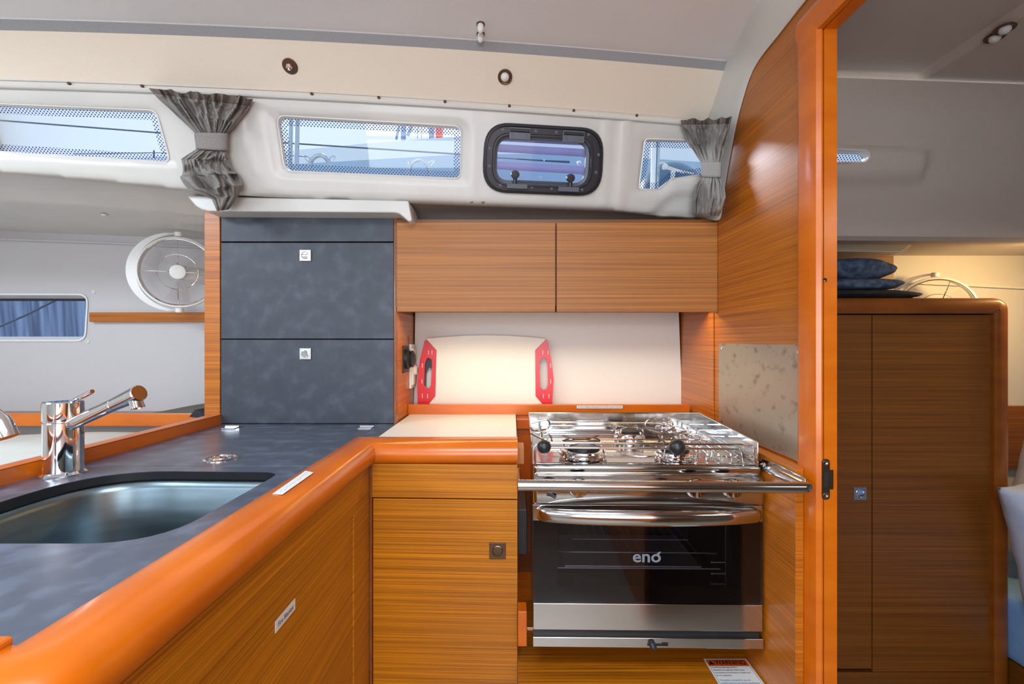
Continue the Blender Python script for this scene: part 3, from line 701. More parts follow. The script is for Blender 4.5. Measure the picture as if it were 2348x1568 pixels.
mb = MB(); mb.loft([[Vector((p[0], p[1], CT - 0.0135)) for p in inset(sink_o, -0.004)], [Vector((p[0], p[1], CT - 0.0135)) for p in inset(sink_o, 0.002)], [Vector((p[0], p[1], -0.2238)) for p in inset(sink_o, 0.002)], [Vector((p[0], p[1], -0.2238)) for p in inset(sink_o, -0.004)]]); part('gasket', mb, M['black'], sk)
mb = MB(); mb.lathe([(0.024, 0), (0.024, 0.002), (0.018, 0.001), (0.0, 0.0005)], (cen.x, cen.y, -0.3815), (0, 0, 1)); part('drain', mb, M['chrome'], sk)
# ---- main faucet
fx, fy = -0.7125, 0.762
fc_ = thing('faucet', 'chrome single-lever mixer faucet with angled spout beside the sink', 'faucet', (fx, fy, CT))
mb = MB(); mb.smooth = 30; mb.lathe([(0.029, 0), (0.0295, 0.0025), (0.027, 0.0045), (0.0255, 0.006), (0.0252, 0.083), (0.0240, 0.0845), (0.0240, 0.0865), (0.0, 0.0865)], (fx, fy, CT), (0, 0, 1), 40); part('body', mb, M['chrome'], fc_)
mb = MB(); mb.smooth = 30; mb.lathe([(0.0255, 0.087), (0.0258, 0.090), (0.0258, 0.1145), (0.0245, 0.1165), (0, 0.1175)], (fx, fy, CT), (0, 0, 1), 40); cp = part('cap', mb, M['chrome'], fc_)
a0 = aY(163, 922, 0.757) ; a1 = aY(212, 897, 0.735)
mb = MB(); mb.tube([a0, a0 + (a1 - a0) * .96, a1], [0.0036, 0.0036, 0.003], 14); part('lever', mb, M['chrome'], cp)
s0 = aY(152, 978, 0.760); s1 = aY(314, 903, 0.700); dv = (s1 - s0).normalized()
mb = MB(); mb.smooth = 40; Ls = (s1 - s0).length
mb.tube([s0, s0 + dv * (Ls * .70), s0 + dv * (Ls * .702), s0 + dv * (Ls * .71), s0 + dv * (Ls * .712), s1, s1 + dv * 0.004, s1 + dv * 0.0055], [0.0098, 0.0098, 0.0094, 0.0094, 0.0100, 0.0118, 0.0120, 0.0105], 24); sp = part('spout', mb, M['chrome'], fc_)
hd = s1 - dv * 0.006; dn = (Vector((0, 0, -1)) - dv * Vector((0, 0, -1)).dot(dv)).normalized()
mb = MB(); mb.smooth = 30; mb.lathe([(0.0088, 0.004), (0.0088, 0.016), (0.0092, 0.0165), (0.0092, 0.020), (0.0075, 0.0205), (0.007, 0.018), (0, 0.018)], hd, dn + Vector((0.2, 0, -0.6)), 24); part('aerator', mb, M['chrome'], sp)
# second faucet, only its spout end reaches into view
f2 = thing('small_faucet', 'second small chrome faucet whose curved spout end enters at the left', 'faucet', (-0.70, 0.57, CT))
mb = MB(); mb.smooth = 30; mb.lathe([(0.02, 0), (0.02, 0.004), (0.013, 0.008), (0.012, 0.05), (0, 0.05)], (-0.70, 0.57, CT), (0, 0, 1)); part('body', mb, M['chrome'], f2)
e = aY(10, 1003, 0.60); top = aY(-52, 948, 0.59)
pth = rounded_path([(-0.70, 0.57, CT + 0.045), (-0.70, 0.57, top.z), (e.x - 0.012, 0.60, top.z + 0.006), (e.x + 0.004, 0.60, e.z)], 0.03, 8)
mb = MB(); mb.smooth = 50; mb.tube(pth, [0.008] * (len(pth) - 3) + [0.0095, 0.011, 0.0115], 18); part('spout', mb, M['chrome'], f2)
# ---- long base cabinet (face along the depth)
lb = thing('sink_cabinet', 'long teak base cabinet under the sink worktop', 'cabinet', (-0.5, 0.65, -1.17))
mb = MB(); mb.box(-0.70, -0.3165, 0.33, 1.02, -1.17, -0.40); part('body', mb, M['veneer_dark'], lb)
fr = [(0.30, -0.2545), (1.0, -0.2545), (1.0, -1.17), (0.905, -1.17), (0.905, -0.3255), (0.30, -0.3255)]
mb = MB(); mb.prism([(-0.314, y, z) for y, z in fr], (0.016, 0, 0), 0.0006); part('frame', mb, M['veneer_low'], lb)
mb = MB(); mb.box(-0.3165, -0.3135, 0.30, 0.904, -1.17, -0.325); part('gap', mb, M['gap'], lb)
mb = MB(); mb.box(-0.314, -0.3005, 0.30, 0.9025, -1.17, -0.3285, 0.0008); dr = part('door', mb, M['veneer_low'], lb)
fb = thing('fire_blanket_label', 'small white label reading Fire Blanket on the sink cabinet door', 'label', aX(655, 1450, -0.300))
q = [aX(632, 1452, -0.3), aX(677, 1406, -0.3), aX(677, 1380, -0.3), aX(633, 1424, -0.3)]
ya, yb = q[0].y, q[1].y; zb_, zt_ = q[0].z, q[3].z
mb = MB(); mb.box(-0.3006, -0.3002 + 0.0003, ya, yb, zb_, zt_); part('strip', mb, M['paper'], fb)
part('lettering', text_mb('Fire Blanket', (-0.29985, ya + 0.006, zb_ + 0.0045), (0, 1, 0), (0, 0, 1), width=(yb - ya) - 0.012), M['ink'], fb)
# strip stuck on top of the rail (its print is worn and cannot be read)
q = [aZ(625, 1133, -0.2058), aZ(700, 1080, -0.2058), aZ(719, 1084, -0.2058), aZ(648, 1134, -0.2058)]
rn = thing('rail_notice', 'long white sticker with worn print on the worktop rail', 'label', q[0])
mb = MB(); mb.prism([(p.x, p.y, -0.2059 + 0.0002) for p in q], (0, 0, 0.0006)); part('strip', mb, M['paper'], rn)
mb = MB(); u_ = (q[1] - q[0]).normalized(); v_ = (q[3] - q[0]); L_ = (q[1] - q[0]).length; random.seed(4)
for k in range(34):
    if k % 6 == 5: continue
    a = q[0] + u_ * (L_ * (0.08 + 0.84 * k / 34)) + v_ * (0.36 + 0.25 * random.random()); a.z = -0.2050
    s = 0.0010; mb.face([a, a + u_ * s * 1.4, a + u_ * s * 1.4 + v_ * (0.06 + .1 * random.random()), a + v_ * 0.06])
part('worn_print', mb, M['ink_grey'], rn)
# ---- small base cabinet (face towards the camera)
sb = thing('corner_cabinet', 'teak base cabinet between the sink unit and the stove', 'cabinet', (-0.14, 1.15, -1.17))
mb = MB(); mb.box(-0.296, 0.0095, 1.0185, 1.38, -1.17, -0.235); part('body', mb, M['veneer_dark'], sb)
def yfz(x): return 1.003 - 0.012 * (x + 0.295) / 0.306
def slab(x0, x1, z0, z1, off=0.0, t=0.016):
    mb = MB(); mb.prism([(x0, yfz(x0) + off, z0), (x1, yfz(x1) + off, z0), (x1, yfz(x1) + off + t, z0), (x0, yfz(x0) + off + t, z0)], (0, 0, z1 - z0), 0.0007); return mb
part('drawer_front', slab(-0.2955, 0.0112, -0.3245, -0.2545), M['veneer_low'], sb)
dd = part('door', slab(-0.2905, 0.0112, -1.17, -0.3272), M['veneer_low'], sb)
part('stile', slab(-0.2975, -0.292, -1.17, -0.2545, -0.002), M['solid_dark'], sb)
part('recess', slab(-0.2955, 0.010, -1.17, -0.2545, 0.013, 0.004), M['gap'], sb)
p = aY(1141, 1262, 0.9935); lock(dd, (p.x, 0.9925, p.z), 0.034, M['bronze'], M['bronze'])
mb = MB(); mb.box(0.0098, 0.0116, 1.00, 1.38, -1.17, -0.24); part('side', mb, M['veneer'], sb)
# ---- stove niche: right-hand side panel, bottom shelf
mb = MB(); mb.box(0.490, 0.5035, 0.829, 1.39, -1.17, -0.2195, 0.0006); np_ = solo('stove_side_panel', mb, M['veneer'], 'teak side panel of the stove niche below the steel plate', 'panel')
mb = MB(); mb.box(0.5035, 0.5165, 0.831, 1.39, -1.17, -0.2193, 0.0006); solo('side_panel_batten', mb, M['solid'], 'varnished batten between the stove side panel and bulkhead', 'rail')
mb = MB(); mb.box(0.0118, 0.4895, 0.835, 1.3915, -0.675, -0.66); solo('niche_shelf', mb, M['veneer_shelf'], 'golden teak shelf below the stove', 'shelf')
mb = MB(); mb.box(0.0118, 0.080, 1.378, 1.3915, -0.66, -0.40); pn = solo('niche_lining', mb, M['veneer_dark'], 'dark teak lining behind the left side of the stove', 'panel')
# warning label on the shelf
wl = thing('warning_label', 'white label with orange WARNING band on the shelf under the stove', 'label', (0.442, 0.93, -0.66))
x0, x1, y0, y1, z = 0.3985, 0.4865, 0.845, 0.9985, -0.6596
mb = MB(); mb.box(x0, x1, y0, y1, z, z + 0.0004); part('sheet', mb, M['paper'], wl)
mb = MB(); mb.box(x0 + 0.0025, x1 - 0.0025, y1 - 0.0225, y1 - 0.003, z + 0.0004, z + 0.0006); part('orange_band', mb, M['warn'], wl)
part('heading', text_mb('WARNING', (x0 + 0.018, y1 - 0.0195, z + 0.0010), (1, 0, 0), (0, 1, 0), width=0.062, height=0.0135, bold=0.01), M['warn_ink'], wl)
mb = MB(); mb.face([(x0 + 0.0045, y1 - 0.0185, z + 0.001), (x0 + 0.0165, y1 - 0.0185, z + 0.001), (x0 + 0.0105, y1 - 0.0065, z + 0.001)]); part('triangle', mb, M['warn_ink'], wl)
for (a, b, c, d) in ((x0 + 0.003, x0 + 0.0036, y0, y1 - 0.0235), (x1 - 0.0036, x1 - 0.003, y0, y1 - 0.0235)):
    mb = MB(); mb.box(a, b, c, d, z + 0.0004, z + 0.0008); part('frame_line', mb, M['blue_ink'], wl)
lines = ['Liquefied propane gas (LPG) is', 'flammable and explosive. Follow these', 'instructions to avoid injury or death from', 'fire or explosion.', None, 'This system is designed for use with', 'liquefied petroleum gas (LPG/propane/butane)', 'only. Do not connect compressed natural gas', '(CNG) to this system.', None, 'Keep LPG cylinder and/or solenoid valve(s)', 'closed when the boat is unattended, and']
yy = y1 - 0.0300
for k, t in enumerate(lines):
    if t: part('text_line', text_mb(t, (x0 + 0.006, yy, z + 0.0008), (1, 0, 0), (0, 1, 0), width=0.074 * len(t) / 44, height=0.0046, bold=0.008), M['ink'] if k < 4 else M['blue_ink'], wl)
    yy -= 0.0078 if t else 0.0055
# ---- steel plate on the bulkhead
sp_ = thing('steel_plate', 'scratched stainless steel heat plate screwed to the bulkhead', 'metal plate', (0.518, 1.03, -0.219))
a = aX(1648, 788, BX - 0.002); b = aX(1840, 1062, BX - 0.002)
mb = MB(); mb.box(BX - 0.0022, BX - 0.0002, b.y, a.y, -0.2165, a.z, 0.0004); part('sheet', mb, M['plate'], sp_)
for px, py in ((1832, 806), (1832, 1056), (1655, 797)):
    q = aX(px, py, BX - 0.0022); mb = MB(); mb.lathe([(0.0048, 0), (0.0045, 0.001), (0.002, 0.0016), (0.0012, 0.0008), (0, 0.0008)], q, (-1, 0, 0), 16); part('screw', mb, M['chrome'], sp_)
# ---- grab bar before the stove
gb = thing('grab_bar', 'stainless steel safety bar running across the front of the stove', 'grab bar', (0.25, 0.80, -0.24))
pL = aY(1188, 1112.5, 0.79); zc = -0.2385; yb_ = 0.785
pR = Vector((0.4865, yb_, aY(1860, 1118, yb_).z))
mb = MB(); mb.smooth = 50
mb.tube(rounded_path([pL, pR, Vector((0.4835, 0.86, pR.z + 0.001)), Vector((0.4835, 0.885, pR.z + 0.002))], 0.012, 6), 0.0092, 20); part('tube', mb, M['steel'], gb)
mb = MB(); q = [aX(x, y, 0.4885) for x, y in ((1743, 1058), (1752, 1052), (1790, 1066), (1838, 1090), (1850, 1098), (1848, 1118), (1800, 1100), (1752, 1080), (1744, 1072))]
mb.prism(q, (-0.003, 0, 0), 0.0008); br = part('bracket', mb, M['steel'], gb)
for px, py in ((1751, 1065), (1779, 1078)):
    q = aX(px, py, 0.4855); mb = MB(); mb.lathe([(0.005, 0), (0.005, 0.0012), (0.003, 0.002), (0.0015, 0.001), (0, 0.001)], q, (-1, 0, 0), 16); part('screw', mb, M['chrome'], br)
mb = MB(); mb.tube([pL + Vector((0.004, 0, -0.004)), Vector((0.0135, 0.88, -0.252)), Vector((0.0135, 0.9895, -0.262))], 0.0035, 10); part('left_stay', mb, M['steel'], gb)
# ---- strike plate and screw on the door post
st = thing('strike_plate', 'bronze strike plate set in the door post', 'door strike', (0.512, 0.796, -0.26))
def pp(px, py): q = aY(px, py, 0.7962); return (q.x, q.z)
ol = rpoly([pp(1884.5, 1052), pp(1902, 1052), pp(1902, 1145), pp(1884.5, 1145)], 0.007, 5)
mb = MB(); mb.prism([(x, 0.7967, z) for x, z in ol], (0, -0.0014, 0)); mb.prism([(pp(1901, 0)[0], 0.7967, pp(0, 1121)[1]), (pp(1910, 0)[0], 0.7967, pp(0, 1121)[1]), (pp(1910, 0)[0], 0.7967, pp(0, 1077)[1]), (pp(1901, 0)[0], 0.7967, pp(0, 1077)[1])], (0, -0.0016, 0)); part('plate', mb, M['bronze'], st)
mb = MB(); mb.box(pp(1888, 0)[0], pp(1898, 0)[0], 0.7946, 0.7955, pp(0, 1116)[1], pp(0, 1082)[1]); part('latch_slot', mb, M['gap'], st)
for py in (1061, 1136):
    q = aY(1893.5, py, 0.7953); mb = MB(); mb.lathe([(0.0045, 0), (0.0045, 0.001), (0.002, 0.0016), (0, 0.0008)], q, (0, -1, 0), 16); part('screw', mb, M['chrome'], st)
q = aY(1891, 642, 0.7968); mb = MB(); mb.lathe([(0.0035, 0), (0.0033, 0.0012), (0.001, 0.0008), (0, 0.0008)], q, (0, -1, 0), 16); solo('post_screw', mb, M['bronze'], 'single small screw in the door post above the strike plate', 'screw')
# ---- sockets on the niche side
sx_ = -0.302
ot = thing('switch_panel', 'black round rotary socket on the niche side wall', 'socket', (sx_, 1.36, -0.06))
a = aX(922.5, 793, sx_); b = aX(936, 852, sx_)
mb = MB(); mb.box(sx_, sx_ + 0.003, a.y, b.y, b.z * 1.0, a.z, 0.0008); part('plate', mb, M['black'], ot)
cy = (a.y + b.y) / 2; cz = (a.z + b.z) / 2
mb = MB(); mb.lathe([(0.028, 0), (0.028, 0.007), (0.024, 0.010), (0, 0.010)], (sx_ + 0.003, cy, cz), (1, 0, 0)); part('collar', mb, M['black'], ot)
mb = MB(); mb.lathe([(0.023, 0), (0.024, 0.006), (0.014, 0.012), (0, 0.014)], (sx_ + 0.013, cy + 0.012, cz), (1, 0.0, 0)); part('cap', mb, M['black'], ot)
for dz in (-0.030, 0.030):
    mb = MB(); mb.lathe([(0.003, 0), (0.003, 0.001), (0, 0.0014)], (sx_ + 0.003, a.y + 0.008, cz + dz), (1, 0, 0), 12); part('screw', mb, M['bronze'], ot)
bs = thing('light_switch', 'small brass-framed rocker switch above the white outlet box', 'switch', aX(939, 787, sx_))
a = aX(934.5, 770, sx_); b = aX(943.5, 787, sx_)
mb = MB(); mb.box(sx_, sx_ + 0.0025, a.y, b.y, b.z, a.z, 0.0006); part('plate', mb, M['bronze'], bs)
mb = MB(); mb.box(sx_ + 0.0025, sx_ + 0.0045, a.y + 0.010, b.y - 0.010, b.z + 0.004, a.z - 0.004, 0.0006); part('rocker', mb, M['edge'], bs)
wb = thing('outlet_box', 'white outlet box mounted edge-on beside the red cutting board handle', 'outlet', (-0.295, 1.43, -0.13))
mb = MB(); mb.box(sx_, sx_ + 0.007, 1.405, 1.466, -0.137, -0.006, 0.002); mb.box(sx_ + 0.006, sx_ + 0.011, 1.415, 1.460, -0.128, -0.018, 0.003); part('housing', mb, M['white_pl'], wb)
mb = MB(); mb.lathe([(0.014, 0), (0.014, 0.005), (0.009, 0.007), (0, 0.007)], (sx_ + 0.011, 1.44, -0.085), (1, 0, 0)); part('face', mb, M['white_pl'], wb)
# ---- cutting boards
def board(name, label, Y, red, tilt=0.0, dx=0.0, dz=0.0, body=True):
    t = thing(name, label, 'cutting board', (aY(1112, 926, Y).x + dx, Y, -0.199))
    def q(px, py, off=0.0):
        v = aY(px if red else 975 + (px - 975) * 0.88, py, Y)
        return Vector((v.x + dx, Y + off + tilt * (v.z + 0.2), v.z + dz))
    L1 = [(975, 775), (1001, 803), (998, 908), (984, 925), (980, 945), (962, 945), (958, 925), (956.5, 880), (962, 830)]
    R1 = [(1254, 776), (1227, 803), (1228, 908), (1243, 925), (1246, 945), (1263, 945), (1266, 925), (1269.5, 870), (1265, 830)]
    holes = ([(974, 835), (979, 821), (984, 820), (990, 824), (991, 836), (988, 883), (984, 891), (977, 891), (972, 883)], [(1237, 836), (1238, 824), (1244, 820), (1251, 820), (1256, 830), (1257, 882), (1253, 893), (1243, 894), (1238, 886)])
    for P_, Ho in ((L1, holes[0]), (R1, holes[1])):
        P_ = rpoly(P_, 5, 3); Ho = rpoly(Ho, 3, 2)
        pts = [Vector(p) for p in P_] + [Vector(p) for p in Ho]; n1 = len(P_); n2 = len(Ho)
        ed = [(i, (i + 1) % n1) for i in range(n1)] + [(n1 + i, n1 + (i + 1) % n2) for i in range(n2)]
        co, _, fc, *_ = delaunay_2d_cdt(pts, ed, [], 0, 1e-4); mb = MB(); th = 0.011
        va = [mb.V(q(p.x, p.y, -0.001)) for p in co]; vb = [mb.V(q(p.x, p.y, th)) for p in co]
        for f in fc:
            c = (co[f[0]] + co[f[1]] + co[f[2]]) / 3
            if inside(c, P_) and not inside(c, Ho): mb.bm.faces.new([va[k] for k in f]); mb.bm.faces.new([vb[k] for k in f[::-1]])
        for lp in (P_, Ho): mb.loft([[q(p[0], p[1], -0.001) for p in lp], [q(p[0], p[1], th) for p in lp]])
        h = part('handle', mb, M['red'] if red else M['black'], t)
        if red:
            cxp = sum(p[0] for p in P_) / len(P_)
            for (ax_, ay_) in ((982, 808), (990, 808), (968, 838), (967, 874), (968, 907), (980, 908)) if cxp < 1100 else ((1244, 808), (1256, 808), (1262, 838), (1262, 874), (1245, 908), (1258, 908)):
                a = q(ax_, ay_ - 5, -0.0016); b = q(ax_ + 1.3, ay_ + 5, -0.0016); mb = MB(); mb.face([a, (b.x, a.y, a.z), b, (a.x, b.y, b.z)]); part('grip_mark', mb, M['paper'], h)
    mb = MB(); e_ = [(975, 775)]
    for k in range(1, 12): e_.append((975 + 279 * k / 12, 776 - 8 * math.sin(PI * k / 12)))
    e_ += [(1254, 776), (1228, 802), (1228.5, 908), (1243, 925), (1245, 945), (981, 945), (984, 925), (998, 908), (1000.5, 803)]
    mb.prism([q(x, y, 0.0005) for x, y in e_], (0, 0.009, 0), 0.0012); part('board', mb, M['board'], t)
    return t
board('cutting_board', 'white cutting board with red handle ends leaning in front', 1.440, True)
board('cutting_board', 'second white board with black handles, showing through the red handle hole', 1.456, False, dx=0.0035, dz=-0.030)
# ================================================================== STOVE (gimballed, turned a degree)
SY = 0.93
stv = thing('stove', 'gimballed stainless steel gas stove with dark glass oven door', 'stove', (0.262, 1.08, -0.60))
Ryaw = Matrix.Translation((0.262, SY, 0)) @ Matrix.Rotation(math.radians(-0.9), 4, 'Z') @ Matrix.Translation((-0.262, -SY, 0))
def sx(px): return (px - CX) * SY / F
def sz(py): return (CY - py) * SY / F
def spart(name, mb, m, parent=None, label=None):
    bmesh.ops.transform(mb.bm, matrix=Ryaw, verts=list(mb.bm.verts)); return part(name, mb, m, parent or stv, label)
x0, x1 = sx(1223), sx(1746)
yb = 1.225
# carcass
mb = MB(); mb.box(x0 + 0.002, x1 - 0.002, SY + 0.022, SY + 0.0228, sz(1484), sz(1158)); 
mb.box(x0 + 0.001, x0 + 0.0025, SY + 0.022, yb, sz(1484), sz(1090)); mb.box(x1 - 0.0025, x1 - 0.001, SY + 0.022, yb, sz(1484), sz(1090))
mb.box(x0 + 0.001, x1 - 0.001, yb, yb + 0.002, sz(1484), sz(1090)); mb.box(x0 + 0.001, x1 - 0.001, SY + 0.022, yb, sz(1484), sz(1484) + 0.002)
# (front closing sheet replaced by a frame so that the oven stays open behind its glass)
bm = mb.bm
mb = MB(); mb.box(x0 + 0.001, x0 + 0.0025, SY + 0.022, yb, sz(1484), sz(1090)); mb.box(x1 - 0.0025, x1 - 0.001, SY + 0.022, yb, sz(1484), sz(1090))
mb.box(x0 + 0.001, x1 - 0.001, yb, yb + 0.002, sz(1484), sz(1090)); mb.box(x0 + 0.001, x1 - 0.001, SY + 0.022, yb, sz(1484), sz(1484) + 0.002)
spart('casing', mb, M['steel_br'])
mb = MB(); ox0, ox1, oz0, oz1 = sx(1278), sx(1690), sz(1385), sz(1180)
mb.loft([[(ox0, SY + 0.024, oz0), (ox1, SY + 0.024, oz0), (ox1, SY + 0.024, oz1), (ox0, SY + 0.024, oz1)], [(ox0, yb - 0.02, oz0), (ox1, yb - 0.02, oz0), (ox1, yb - 0.02, oz1), (ox0, yb - 0.02, oz1)]], True, False, True)
mb.loft([[(x0 + 0.003, SY + 0.024, sz(1482)), (x1 - 0.003, SY + 0.024, sz(1482)), (x1 - 0.003, SY + 0.024, sz(1160)), (x0 + 0.003, SY + 0.024, sz(1160))], [(ox0, SY + 0.024, oz0), (ox1, SY + 0.024, oz0), (ox1, SY + 0.024, oz1), (ox0, SY + 0.024, oz1)]], True)
ov = spart('oven_cavity', mb, M['hatchgrey'])
# racks inside the oven
mb = MB()
def rackz(z, y): 
    mb.tube(rounded_path([(ox0 + 0.004, y + 0.02, z - 0.006), (ox0 + 0.03, y, z), (ox1 - 0.05, y, z), (ox1 - 0.012, y + 0.02, z - 0.010)], 0.01, 3), 0.0014, 6)
    mb.tube([(ox0 + 0.04, y + 0.05, z + 0.006), (ox1 - 0.06, y + 0.05, z + 0.006)], 0.0012, 6)
    for k in range(14): x = ox0 + 0.04 + (ox1 - ox0 - 0.10) * k / 13; mb.tube([(x, y, z), (x, yb - 0.04, z)], 0.0009, 5)
rackz(-0.430, SY + 0.05)
spart('oven_rack', mb, M['rack'], ov)
mb = MB(); mb.tube([(ox0 + 0.002, SY + 0.045, -0.460), (ox1 - 0.015, SY + 0.045, -0.460)], 0.0014, 6); mb.tube([(ox0 + 0.022, SY + 0.08, -0.4725), (ox1 - 0.04, SY + 0.08, -0.4725)], 0.0020, 6)
mb.box(ox0 + 0.022, ox1 - 0.04, SY + 0.08, yb - 0.05, -0.4735, -0.4725); spart('baking_tray', mb, M['rack'], ov)
mb = MB()
for zz in (-0.449, -0.472, -0.493): mb.tube([(ox1 - 0.030, SY + 0.05, zz), (ox1 - 0.003, SY + 0.05, zz)], 0.0013, 6); mb.ball((ox1 - 0.030, SY + 0.05, zz), 0.002, seg=8)
mb.tube([(ox1 - 0.002, SY + 0.05, -0.51), (ox1 - 0.002, SY + 0.05, -0.35)], 0.0008, 6)
spart('rack_runner', mb, M['rack'], ov)
# door
dr_ = MB(); dr_.box(x0 - 0.001, x1 + 0.001, SY, SY + 0.018, sz(1195), sz(1158), 0.0012); door = spart('oven_door', dr_, M['steel'])
mb = MB(); zt_, zb_ = sz(1195), sz(1385)
mb.box(x0, x1 + 0.001, SY + 0.001, SY + 0.005, zb_, zt_); spart('glass', mb, M['ovenglass'], door)
mb = MB(); gx0, gx1, gz0, gz1 = sx(1280), sx(1682), sz(1350), sz(1200)
o4 = [(x0, SY + 0.0085, zb_), (x1 + 0.001, SY + 0.0085, zb_), (x1 + 0.001, SY + 0.0085, zt_), (x0, SY + 0.0085, zt_)]
i4 = [(gx0, SY + 0.0085, gz0), (gx1, SY + 0.0085, gz0), (gx1, SY + 0.0085, gz1), (gx0, SY + 0.0085, gz1)]
mb.loft([o4, i4], True); spart('black_border', mb, M['glassblack'], door)
mb = MB(); mb.box(x0, x1 + 0.0005, SY + 0.0005, SY + 0.018, sz(1446), sz(1385.5), 0.0006); spart('lower_panel', mb, M['steel'], door)
mb = MB(); mb.smooth = 60; rings = []
N = 40
for k in range(N + 1):
    u = k / N; x = sx(1231) + (sx(1741) - sx(1231)) * u; s = math.sin(PI * u)
    y = SY - 0.001 - 0.034 * s ** 0.6; z = sz(1178) + 0.0035 * s; r = 0.0135 + 0.0018 * s
    if u < 0.02 or u > 0.98: r = 0.0095
    rings.append([Vector((x, y + r * 0.60 * math.cos(2 * PI * j / 20), z + r * math.sin(2 * PI * j / 20))) for j in range(20)])
mb.loft(rings, True, True, True); spart('handle', mb, M['steel'], door)
# maker's lettering etched on the glass
a = aY(1451, 1291, SY)
spart('maker_lettering', text_mb('eno', (a.x, SY + 0.0006, a.z + 0.0012), (1, 0, 0), (0, 0, 1), width=0.0545, height=0.0165, bold=0.02), M['ink_grey'], door)
mb = MB(); lx, lz = a.x + 0.0505, a.z + 0.0185
mb.face([(lx - 0.004, SY + 0.0005, lz - 0.003), (lx + 0.0005, SY + 0.0005, lz - 0.0025), (lx + 0.0045, SY + 0.0005, lz + 0.0035), (lx + 0.0005, SY + 0.0005, lz + 0.0035), (lx - 0.0035, SY + 0.0005, lz + 0.0005)]); spart('leaf_mark', mb, M['ink_grey'], door)
# bottom strip with thermostat slot
mb = MB(); mb.box(x0 - 0.001, x1 + 0.002, SY - 0.001, SY + 0.017, sz(1485), sz(1462), 0.001); bs_ = spart('bottom_strip', mb, M['steel'])
mb = MB(); mb.box(x0 + 0.001, x1 - 0.001, SY + 0.010, SY + 0.016, sz(1462), sz(1446)); spart('gap', mb, M['black'])
mb = MB(); mb.box(sx(1484), sx(1531), SY - 0.0022, SY - 0.001, sz(1479), sz(1474.5)); mb.box(sx(1517), sx(1531), SY - 0.0024, SY - 0.001, sz(1479), sz(1472)); spart('slot', mb, M['black'], bs_)
mb = MB(); mb.tube([(sx(1493), SY, sz(1471)), (sx(1494), SY - 0.006, sz(1474)), (sx(1496), SY - 0.012, sz(1479)), (sx(1496), SY - 0.013, sz(1481))], [0.006, 0.0065, 0.006, 0.003], 14); spart('catch', mb, M['hatchgrey'], bs_)
# control panel with rolled top edge
mb = MB(); mb.smooth = 60
pf = [(SY - 0.006, sz(1154)), (SY - 0.010, sz(1150)), (SY - 0.011, sz(1128)), (SY - 0.011, sz(1104)), (SY - 0.008, sz(1096)), (SY + 0.000, sz(1090)), (SY + 0.003, sz(1088)), (SY + 0.004, sz(1082)), (SY + 0.001, sz(1078)), (SY + 0.001, sz(1072)), (SY + 0.004, sz(1068)), (SY + 0.02, sz(1066)), (SY + 0.02, sz(1154))]
xs_ = [x0 - 0.0005, x0 + 0.0015, x0 + 0.004, x0 + 0.008, x1 - 0.008, x1 - 0.004, x1 - 0.0015, x1 + 0.0005]
ins = [0.007, 0.003, 0.001, 0, 0, 0.001, 0.003, 0.007]
mb.loft([[Vector((x, y + (i_ if y < SY + 0.01 else 0), z - (i_ * 0.6 if z > sz(1100) else 0))) for y, z in pf] for x, i_ in zip(xs_, ins)], True, True, True)
cp_ = spart('control_panel', mb, M['steel'])
for px in (1325, 1589, 1670):
    q = Vector((sx(px) , SY - 0.0112, sz(1115)))
    mb = MB(); mb.smooth = 30; mb.lathe([(0.0185, 0), (0.0185, 0.0015), (0.0165, 0.0020), (0.0155, 0.012), (0.0140, 0.015), (0, 0.0155)], q, (0, -1, 0), 32); kn = spart('knob', mb, M['chrome'], cp_)
    mb = MB(); mb.box(q.x - 0.0035, q.x + 0.0035, q.y - 0.020, q.y - 0.012, q.z - 0.013, q.z + 0.013, 0.0015); spart('grip', mb, M['chrome'], kn)
    mb = MB(); mb.lathe([(0.0016, 0), (0.0016, 0.0006), (0, 0.0006)], q + Vector((0.0075, -0.0154, 0.0075)), (0, -1, 0), 12); spart('dot', mb, M['paper'], kn)
    mb = MB(); mb.lathe([(0.0198, 0), (0.0198, 0.0006), (0.0187, 0.0006), (0.0187, 0)], q + Vector((0, 0.0002, 0)), (0, -1, 0), 32); spart('ring', mb, M['black'], cp_)
mb = MB(); mb.box(sx(1253), sx(1262), SY - 0.0118, SY - 0.0108, sz(1134), sz(1126)); mb.tube([(sx(1258), SY - 0.011, sz(1130)), (sx(1266), SY - 0.016, sz(1131)), (sx(1273), SY - 0.018, sz(1135))], 0.0032, 10); spart('igniter_peg', mb, M['hatchgrey'], cp_)
# hob tray, surround, rods
zf, zr = sz(1066), -0.2245
yhf = SY + 0.006; yr = 1.228
def hz_(y): return zf + (zr - zf) * (y - yhf) / (yr - yhf)
mb = MB(); mb.smooth = 40
hx0, hx1 = sx(1219), sx(1736)
def hob(u, v):
    x = hx0 + (hx1 - hx0) * u; y = yhf + (yr - yhf) * v; e = min(u, 1 - u) * (hx1 - hx0); e2 = min(v, 1 - v) * (yr - yhf)
    return Vector((x, y, hz_(y) - 0.004 * sstep(0.004, 0.02, min(e, e2))))
mb.grid(hob, 60, 40); tray = spart('hob_tray', mb, M['steel'])
mb = MB(); mb.smooth = 18
zt0, zt1 = aY(0, 947, yr).z, aY(0, 1013, SY).z
def wall_(pa, pb, ta, tb, th):
    pa, pb = Vector(pa), Vector(pb); n = (pb - pa).cross(Vector((0, 0, 1))).normalized() * th
    mb.prism([pa, pb, Vector((pb.x, pb.y, tb)), Vector((pa.x, pa.y, ta))], n, 0.0004)
    mb.tube([Vector((pa.x, pa.y, ta)) + n * .5, Vector((pb.x, pb.y, tb)) + n * .5], 0.0014, 8)
wall_((hx0, SY + 0.002, zf), (hx0, yr, zr), zt1, zt0, 0.0012)
wall_((hx0, yr, zr), (hx1, yr, zr), zt0, zt0, -0.0012)
